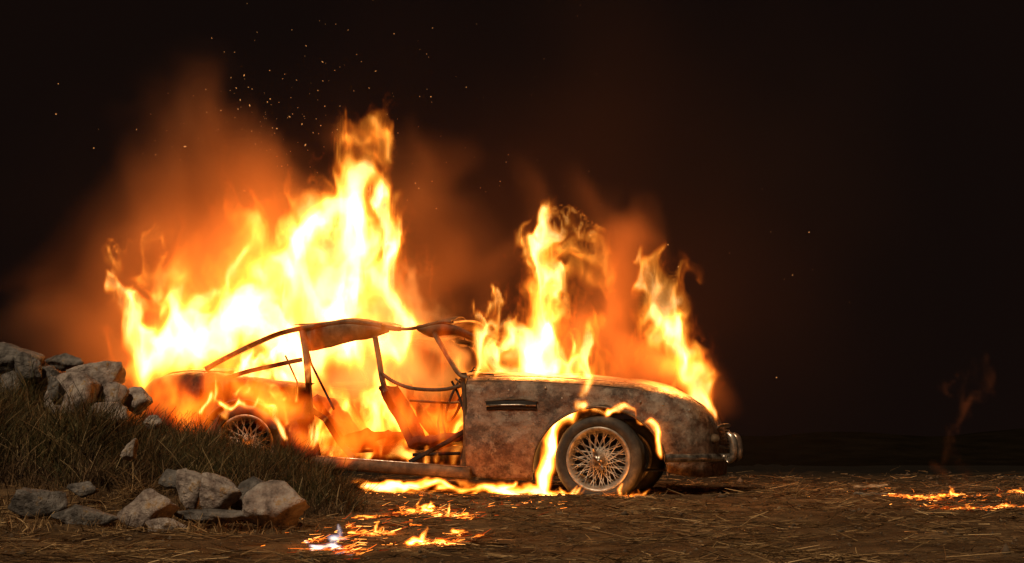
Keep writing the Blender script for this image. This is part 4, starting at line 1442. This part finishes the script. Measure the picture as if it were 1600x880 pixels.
o = plume('fire', [
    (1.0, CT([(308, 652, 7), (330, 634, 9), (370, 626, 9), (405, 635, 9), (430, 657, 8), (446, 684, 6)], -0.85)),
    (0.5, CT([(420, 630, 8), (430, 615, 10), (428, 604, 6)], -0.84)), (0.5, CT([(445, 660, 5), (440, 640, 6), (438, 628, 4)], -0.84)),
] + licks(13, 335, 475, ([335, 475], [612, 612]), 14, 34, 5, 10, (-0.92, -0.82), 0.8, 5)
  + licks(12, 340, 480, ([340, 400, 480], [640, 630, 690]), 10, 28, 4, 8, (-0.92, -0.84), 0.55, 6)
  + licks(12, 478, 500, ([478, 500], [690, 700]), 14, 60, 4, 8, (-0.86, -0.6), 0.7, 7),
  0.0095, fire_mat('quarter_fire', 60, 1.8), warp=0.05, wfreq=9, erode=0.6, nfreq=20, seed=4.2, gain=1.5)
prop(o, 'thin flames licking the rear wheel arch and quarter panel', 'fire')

# --- under the car
o = plume('fire', [
    (0.9, CT([(572, 762, 12), (610, 757, 20), (650, 760, 22), (700, 762, 16)], -0.45)),
    (1.0, CT([(690, 762, 18), (740, 766, 26), (790, 768, 30), (840, 770, 26), (885, 777, 18)], -0.62)),
    (0.95, CT([(742, 774, 14), (770, 766, 16), (800, 757, 12)], -0.7)),
    (0.7, CT([(560, 755, 14), (640, 757, 18), (720, 758, 20), (820, 762, 20)], 0.2)),
    (0.5, CT([(600, 764, 14), (680, 769, 12), (720, 773, 10)], -0.8)),
    (0.7, CT([(668, 756, 9), (672, 748, 6)], -0.5)), (0.7, CT([(620, 756, 9), (626, 748, 5)], -0.4)),
], 0.0115, fire_mat('underbody_fire', 80, 1.7), warp=0.07, wfreq=6, erode=0.8, nfreq=14, seed=7.2, gain=1.6, stretch=0.6, squash=2.2)
prop(o, 'band of burning fuel on the ground beneath the car', 'fire')

# --- small fires in the straw
EMB = []
def ground_fire(spots, label, K, seed, group='small fires in the straw', stops=None, vox=0.006, warp=0.03):
    tg = []
    r = np.random.default_rng(int(seed * 10))
    for (px, py, w, h, heat) in spots:
        D = CAM_H * F / (py - HORIZON)
        p = at(px, py, D); gz_ = gz1(p.x, p.y)
        wid, hh = w * D / F, h * D / F
        m = max(3, int(w / 6))
        base = []
        for i in range(m + 1):
            k = i / m - 0.5
            base.append((p.x + k * wid, p.y + r.normal(0, 0.35) * wid * 0.6, gz_ + 0.008, max(0.012, hh * 0.34) * r.uniform(0.5, 1.5)))
        tg.append((heat, base))
        for i in range(max(1, int(w / 16))):
            k = r.uniform(-0.4, 0.4)
            x0, y0 = p.x + k * wid, p.y + r.normal(0, 0.15) * wid
            h2 = hh * r.uniform(0.4, 1.15)
            tg.append((heat * 0.9, [(x0, y0, gz_, hh * 0.24), (x0 + r.normal(0, 0.1) * hh, y0, gz_ + h2 * 0.5, hh * 0.18), (x0 + r.normal(0.1, 0.25) * hh, y0, gz_ + h2, hh * 0.06)]))
    lo_z = min(q[2] for _, t in tg for q in t) - 0.03
    o = plume('fire', tg, vox, fire_mat('straw_fire', K, 1.6, stops), warp=warp, wfreq=14, erode=0.8, nfreq=30, seed=seed, gain=1.7, stretch=0.8, squash=1.9, margin=0.03, base_z=lo_z)
    for (px, py, w, h, heat) in spots:
        D = CAM_H * F / (py - HORIZON)
        p = at(px, py, D)
        for _ in range(int(w * 1.5)):
            EMB.append((p.x + r.normal(0, 0.42) * w * D / F, p.y + r.normal(0, 0.5) * w * D / F * 1.2))
    return prop(o, label, 'fire', group)


ground_fire([(650, 802, 50, 26, 1), (668, 793, 30, 14, 0.9), (705, 808, 50, 18, 1), (728, 815, 24, 12, 0.9), (632, 806, 24, 14, 0.8)], 'cluster of straw flames in front of the car sill', 260, 1.3)
ground_fire([(672, 848, 56, 32, 1), (694, 854, 30, 14, 1), (715, 838, 16, 9, 0.7), (745, 840, 9, 7, 0.7)], 'bright straw fire nearest to the bottom middle of the picture', 300, 2.6)
ground_fire([(592, 835, 32, 24, 1), (560, 838, 24, 9, 0.8), (572, 818, 30, 8, 0.7), (612, 812, 14, 7, 0.7), (545, 830, 16, 7, 0.6)], 'small straw flame between the grass foot and the bright fire', 240, 3.1)
BLUE = [(0.0, (0.55, 0.55, 1.0)), (0.3, (0.85, 0.75, 0.9)), (0.6, (1, 0.75, 0.45)), (1.0, (1, 0.75, 0.4))]
ground_fire([(510, 862, 46, 24, 1), (538, 870, 26, 12, 0.9), (488, 850, 20, 11, 0.8), (530, 846, 9, 44, 0.7)], 'bluish white flame burning at the bottom below the bank', 130, 4.4, stops=BLUE)
ground_fire([(1495, 798, 54, 14, 1), (1440, 783, 66, 9, 0.85), (1500, 778, 74, 16, 0.8), (1405, 782, 30, 7, 0.7)], 'smouldering straw fire on the right of the field', 190, 5.2, vox=0.009)
ground_fire([(1575, 792, 44, 13, 1), (1592, 771, 30, 14, 1), (1550, 795, 20, 8, 0.8)], 'small fire at the right picture edge', 190, 6.3, vox=0.009)

# glowing straw and char in and around the small fires and below the sill
r_ = np.random.default_rng(77)
for px, py, sx, sy, k in ((690, 797, 60, 10, 80), (640, 820, 60, 14, 60), (620, 770, 60, 4, 80), (800, 786, 60, 4, 80), (530, 850, 40, 12, 60), (1480, 785, 70, 8, 90), (1360, 768, 30, 4, 20)):
    for _ in range(k):
        yy_ = max(py + r_.normal(0, sy), 755); D = CAM_H * F / (yy_ - HORIZON)
        q = at(px + r_.normal(0, sx), yy_, D); EMB.append((q.x, q.y))
EMB = np.array(EMB); n = len(EMB)
P = np.stack([EMB[:, 0], EMB[:, 1], ground_z(EMB[:, 0], EMB[:, 1]) + r_.uniform(0.002, 0.014, n)], -1)
V, FQ = strands(n, P, r_.normal(0.1, 0.9, n), r_.uniform(0.012, 0.06, n), r_.uniform(0.0008, 0.0022, n), np.clip(r_.normal(0.1, 0.2, n), -0.05, 0.8), r_.normal(0, 0.4, n))
m = bpy.data.materials.new('glowing_straw'); m.use_nodes = True
nt = m.node_tree; nt.nodes.clear()
g = N(nt, 'ShaderNodeNewGeometry')
em = N(nt, 'ShaderNodeEmission')
nt.links.new(ramp(nt, [(0.0, (0.25, 0.012, 0.001)), (0.5, (0.7, 0.07, 0.006)), (0.8, (1.0, 0.22, 0.02)), (1.0, (1, 0.4, 0.08))], g.outputs['Random Per Island']), em.inputs[0])
mp = N(nt, 'ShaderNodeMapRange'); mp.inputs[3].default_value = 0.5; mp.inputs[4].default_value = 5.0
pw = N(nt, 'ShaderNodeMath', operation='POWER'); pw.inputs[1].default_value = 2.5
nt.links.new(g.outputs['Random Per Island'], pw.inputs[0]); nt.links.new(pw.outputs[0], mp.inputs[0]); nt.links.new(mp.outputs[0], em.inputs[1])
nt.links.new(em.outputs[0], N(nt, 'ShaderNodeOutputMaterial').inputs[0])
m.cycles.emission_sampling = 'NONE'
prop(mk_fast('embers', V, FQ, m), 'glowing embers of straw scattered on the ground', 'embers', kind='stuff')

# --- smoke
sm1 = smoke_mat('smoke', 1.0, (0.62, 0.5, 0.42), 0.3)
def smoke(name, tongues, vox, dens, label, seed, col=(0.64, 0.32, 0.155), **kw):
    o = plume(name, tongues, vox, smoke_mat(name, dens, col, 0.3), seed=seed, **kw)
    return prop(o, label, 'smoke', kind='stuff')

smoke('smoke', [
    (1.0, WT([(370, 520, 260), (330, 420, 260), (350, 320, 210), (400, 230, 120)], 11.6)),
    (0.7, WT([(560, 480, 190), (590, 350, 150), (600, 240, 90)], 11.7)),
    (0.9, WT([(220, 580, 190), (170, 500, 190), (200, 400, 150)], 11.4)),
], 0.055, 1.5, 'brown smoke drifting around the tail fire', 9.1, warp=0.35, wfreq=1.3, erode=0.22, nfreq=2.6, gain=1.25, stretch=1.0, power=1.7)
smoke('smoke', [
    (1.0, WT([(500, 380, 520), (760, 330, 560), (1000, 420, 480)], 12.6)),
    (0.7, WT([(1000, 200, 420), (700, 120, 400)], 12.8)),
], 0.28, 0.020, 'faint brown smoke filling the night air behind the car', 4.1, warp=0.8, wfreq=0.5, erode=0.4, nfreq=1.0, gain=1.3, stretch=1.0)
smoke('smoke', [
    (1.0, CT([(900, 570, 90), (940, 480, 110), (950, 410, 110)], 0.2)),
    (0.9, CT([(1000, 590, 80), (1080, 590, 70), (1130, 640, 60)], 0.1)),
    (0.5, CT([(760, 500, 80), (790, 420, 80)], 0.4)),
], 0.045, 1.6, 'brown smoke hanging over the bonnet', 6.1, warp=0.3, wfreq=1.8, erode=0.28, nfreq=3.6, gain=1.3, stretch=1.2, power=1.6)
smoke('smoke', [
    (1.0, CT([(560, 515, 22), (610, 520, 30), (645, 515, 30), (690, 540, 30), (720, 550, 26)], -0.35)),
    (0.7, CT([(600, 500, 34), (650, 480, 40), (690, 500, 24)], -0.2)),
], 0.02, 4.0, 'pale smoke veiling the broken roof', 6.6, col=(0.9, 0.72, 0.55), warp=0.12, wfreq=7, erode=0.6, nfreq=14, gain=1.6, stretch=1.2)
smoke('smoke', [
    (0.6, WT([(1500, 780, 8), (1512, 740, 12), (1500, 700, 16), (1530, 650, 20), (1520, 600, 24)], 9.4)),
    (0.6, WT([(1490, 780, 8), (1485, 745, 14), (1480, 710, 14)], 9.4)),
], 0.02, 2.0, 'thin wisp of smoke over the right hand straw fire', 3.6, warp=0.15, wfreq=6, erode=0.6, nfreq=12, gain=1.6, stretch=1.5)

# --- point lamps added for the flames' light, some outside the flames
FIRE_COL = (1.0, 0.30, 0.05)
def glow(p, power, r, col=FIRE_COL):
    d = bpy.data.lights.new('fire_light', 'POINT')
    d.energy = power; d.shadow_soft_size = r; d.color = col
    o = bpy.data.objects.new('fire_light', d)
    COL.objects.link(o)
    o.location = p
glow(at(470, 440, 11.3), 260, 0.35)
glow(at(300, 540, 11.3), 140, 0.25)
glow(CW(CP(850, 520, 0.0)), 190, 0.25)
glow(CW(CP(1060, 560, -0.2)), 80, 0.15)
glow(CW(CP(580, 650, 0.1)), 9, 0.15, (1, 0.22, 0.025))
glow(CW(CP(660, 772, -1.25)), 16, 0.05, (1, 0.24, 0.03))  # this and the next lamp added before the sill to redden the ground
glow(CW(CP(800, 780, -1.15)), 16, 0.05, (1, 0.24, 0.03))
glow(CW(CP(985, 774, -1.0)), 9, 0.05)
glow(CW(CP(420, 625, -1.0)), 2.5, 0.08, (1, 0.2, 0.02))
for gx, gy, gp in ((655, 797, 2.6), (672, 842, 2.4), (592, 828, 1.4), (508, 852, 1.2), (1495, 790, 3.0), (1590, 772, 2.4)):
    D_ = CAM_H * F / (gy + 5 - HORIZON)
    q_ = at(gx, gy, D_)
    glow((q_.x, q_.y, gz1(q_.x, q_.y) + 0.06), gp, 0.03)

# --- sparks
sp = []
def spark_cloud(n, px, py, sx, sy, Y, sY):
    for _ in range(n):
        x, y, d = random.gauss(px, sx), random.gauss(py, sy), random.gauss(Y, sY)
        if y > 640: continue
        sp.append((at(x, y, d), random.choice([0.002, 0.0022, 0.0026, 0.0036, 0.0055]) * random.uniform(0.7, 1.2)))
spark_cloud(170, 390, 230, 85, 65, 11.2, 0.4)
spark_cloud(50, 450, 120, 130, 60, 11.2, 0.5)
spark_cloud(60, 700, 250, 140, 130, 10.9, 0.5)
spark_cloud(14, 1150, 450, 150, 130, 10.4, 0.5)
V, Fc = [], []
for p, s in sp:
    o_ = len(V)
    ax = Vector((random.gauss(0, 1), random.gauss(0, 0.3), random.gauss(0, 1))).normalized()
    st = random.choice([1, 1, 1, 2.2])
    b1 = ax.orthogonal().normalized(); b2 = ax.cross(b1)
    V += [p + ax * s * st, p - ax * s * st, p + b1 * s, p - b1 * s, p + b2 * s, p - b2 * s]
    Fc += [tuple(o_ + i for i in q) for q in ((0, 2, 4), (0, 4, 3), (0, 3, 5), (0, 5, 2), (1, 4, 2), (1, 3, 4), (1, 5, 3), (1, 2, 5))]
m = bpy.data.materials.new('spark'); m.use_nodes = True
nt = m.node_tree; nt.nodes.clear()
em = N(nt, 'ShaderNodeEmission'); em.inputs[0].default_value = (1, 0.42, 0.12, 1); em.inputs[1].default_value = 0.8
nt.links.new(em.outputs[0], N(nt, 'ShaderNodeOutputMaterial').inputs[0])
m.cycles.emission_sampling = 'NONE'
o = mk('sparks', V, Fc, m, smooth=False)
prop(o, 'glowing sparks drifting above the flames', 'sparks', kind='stuff')
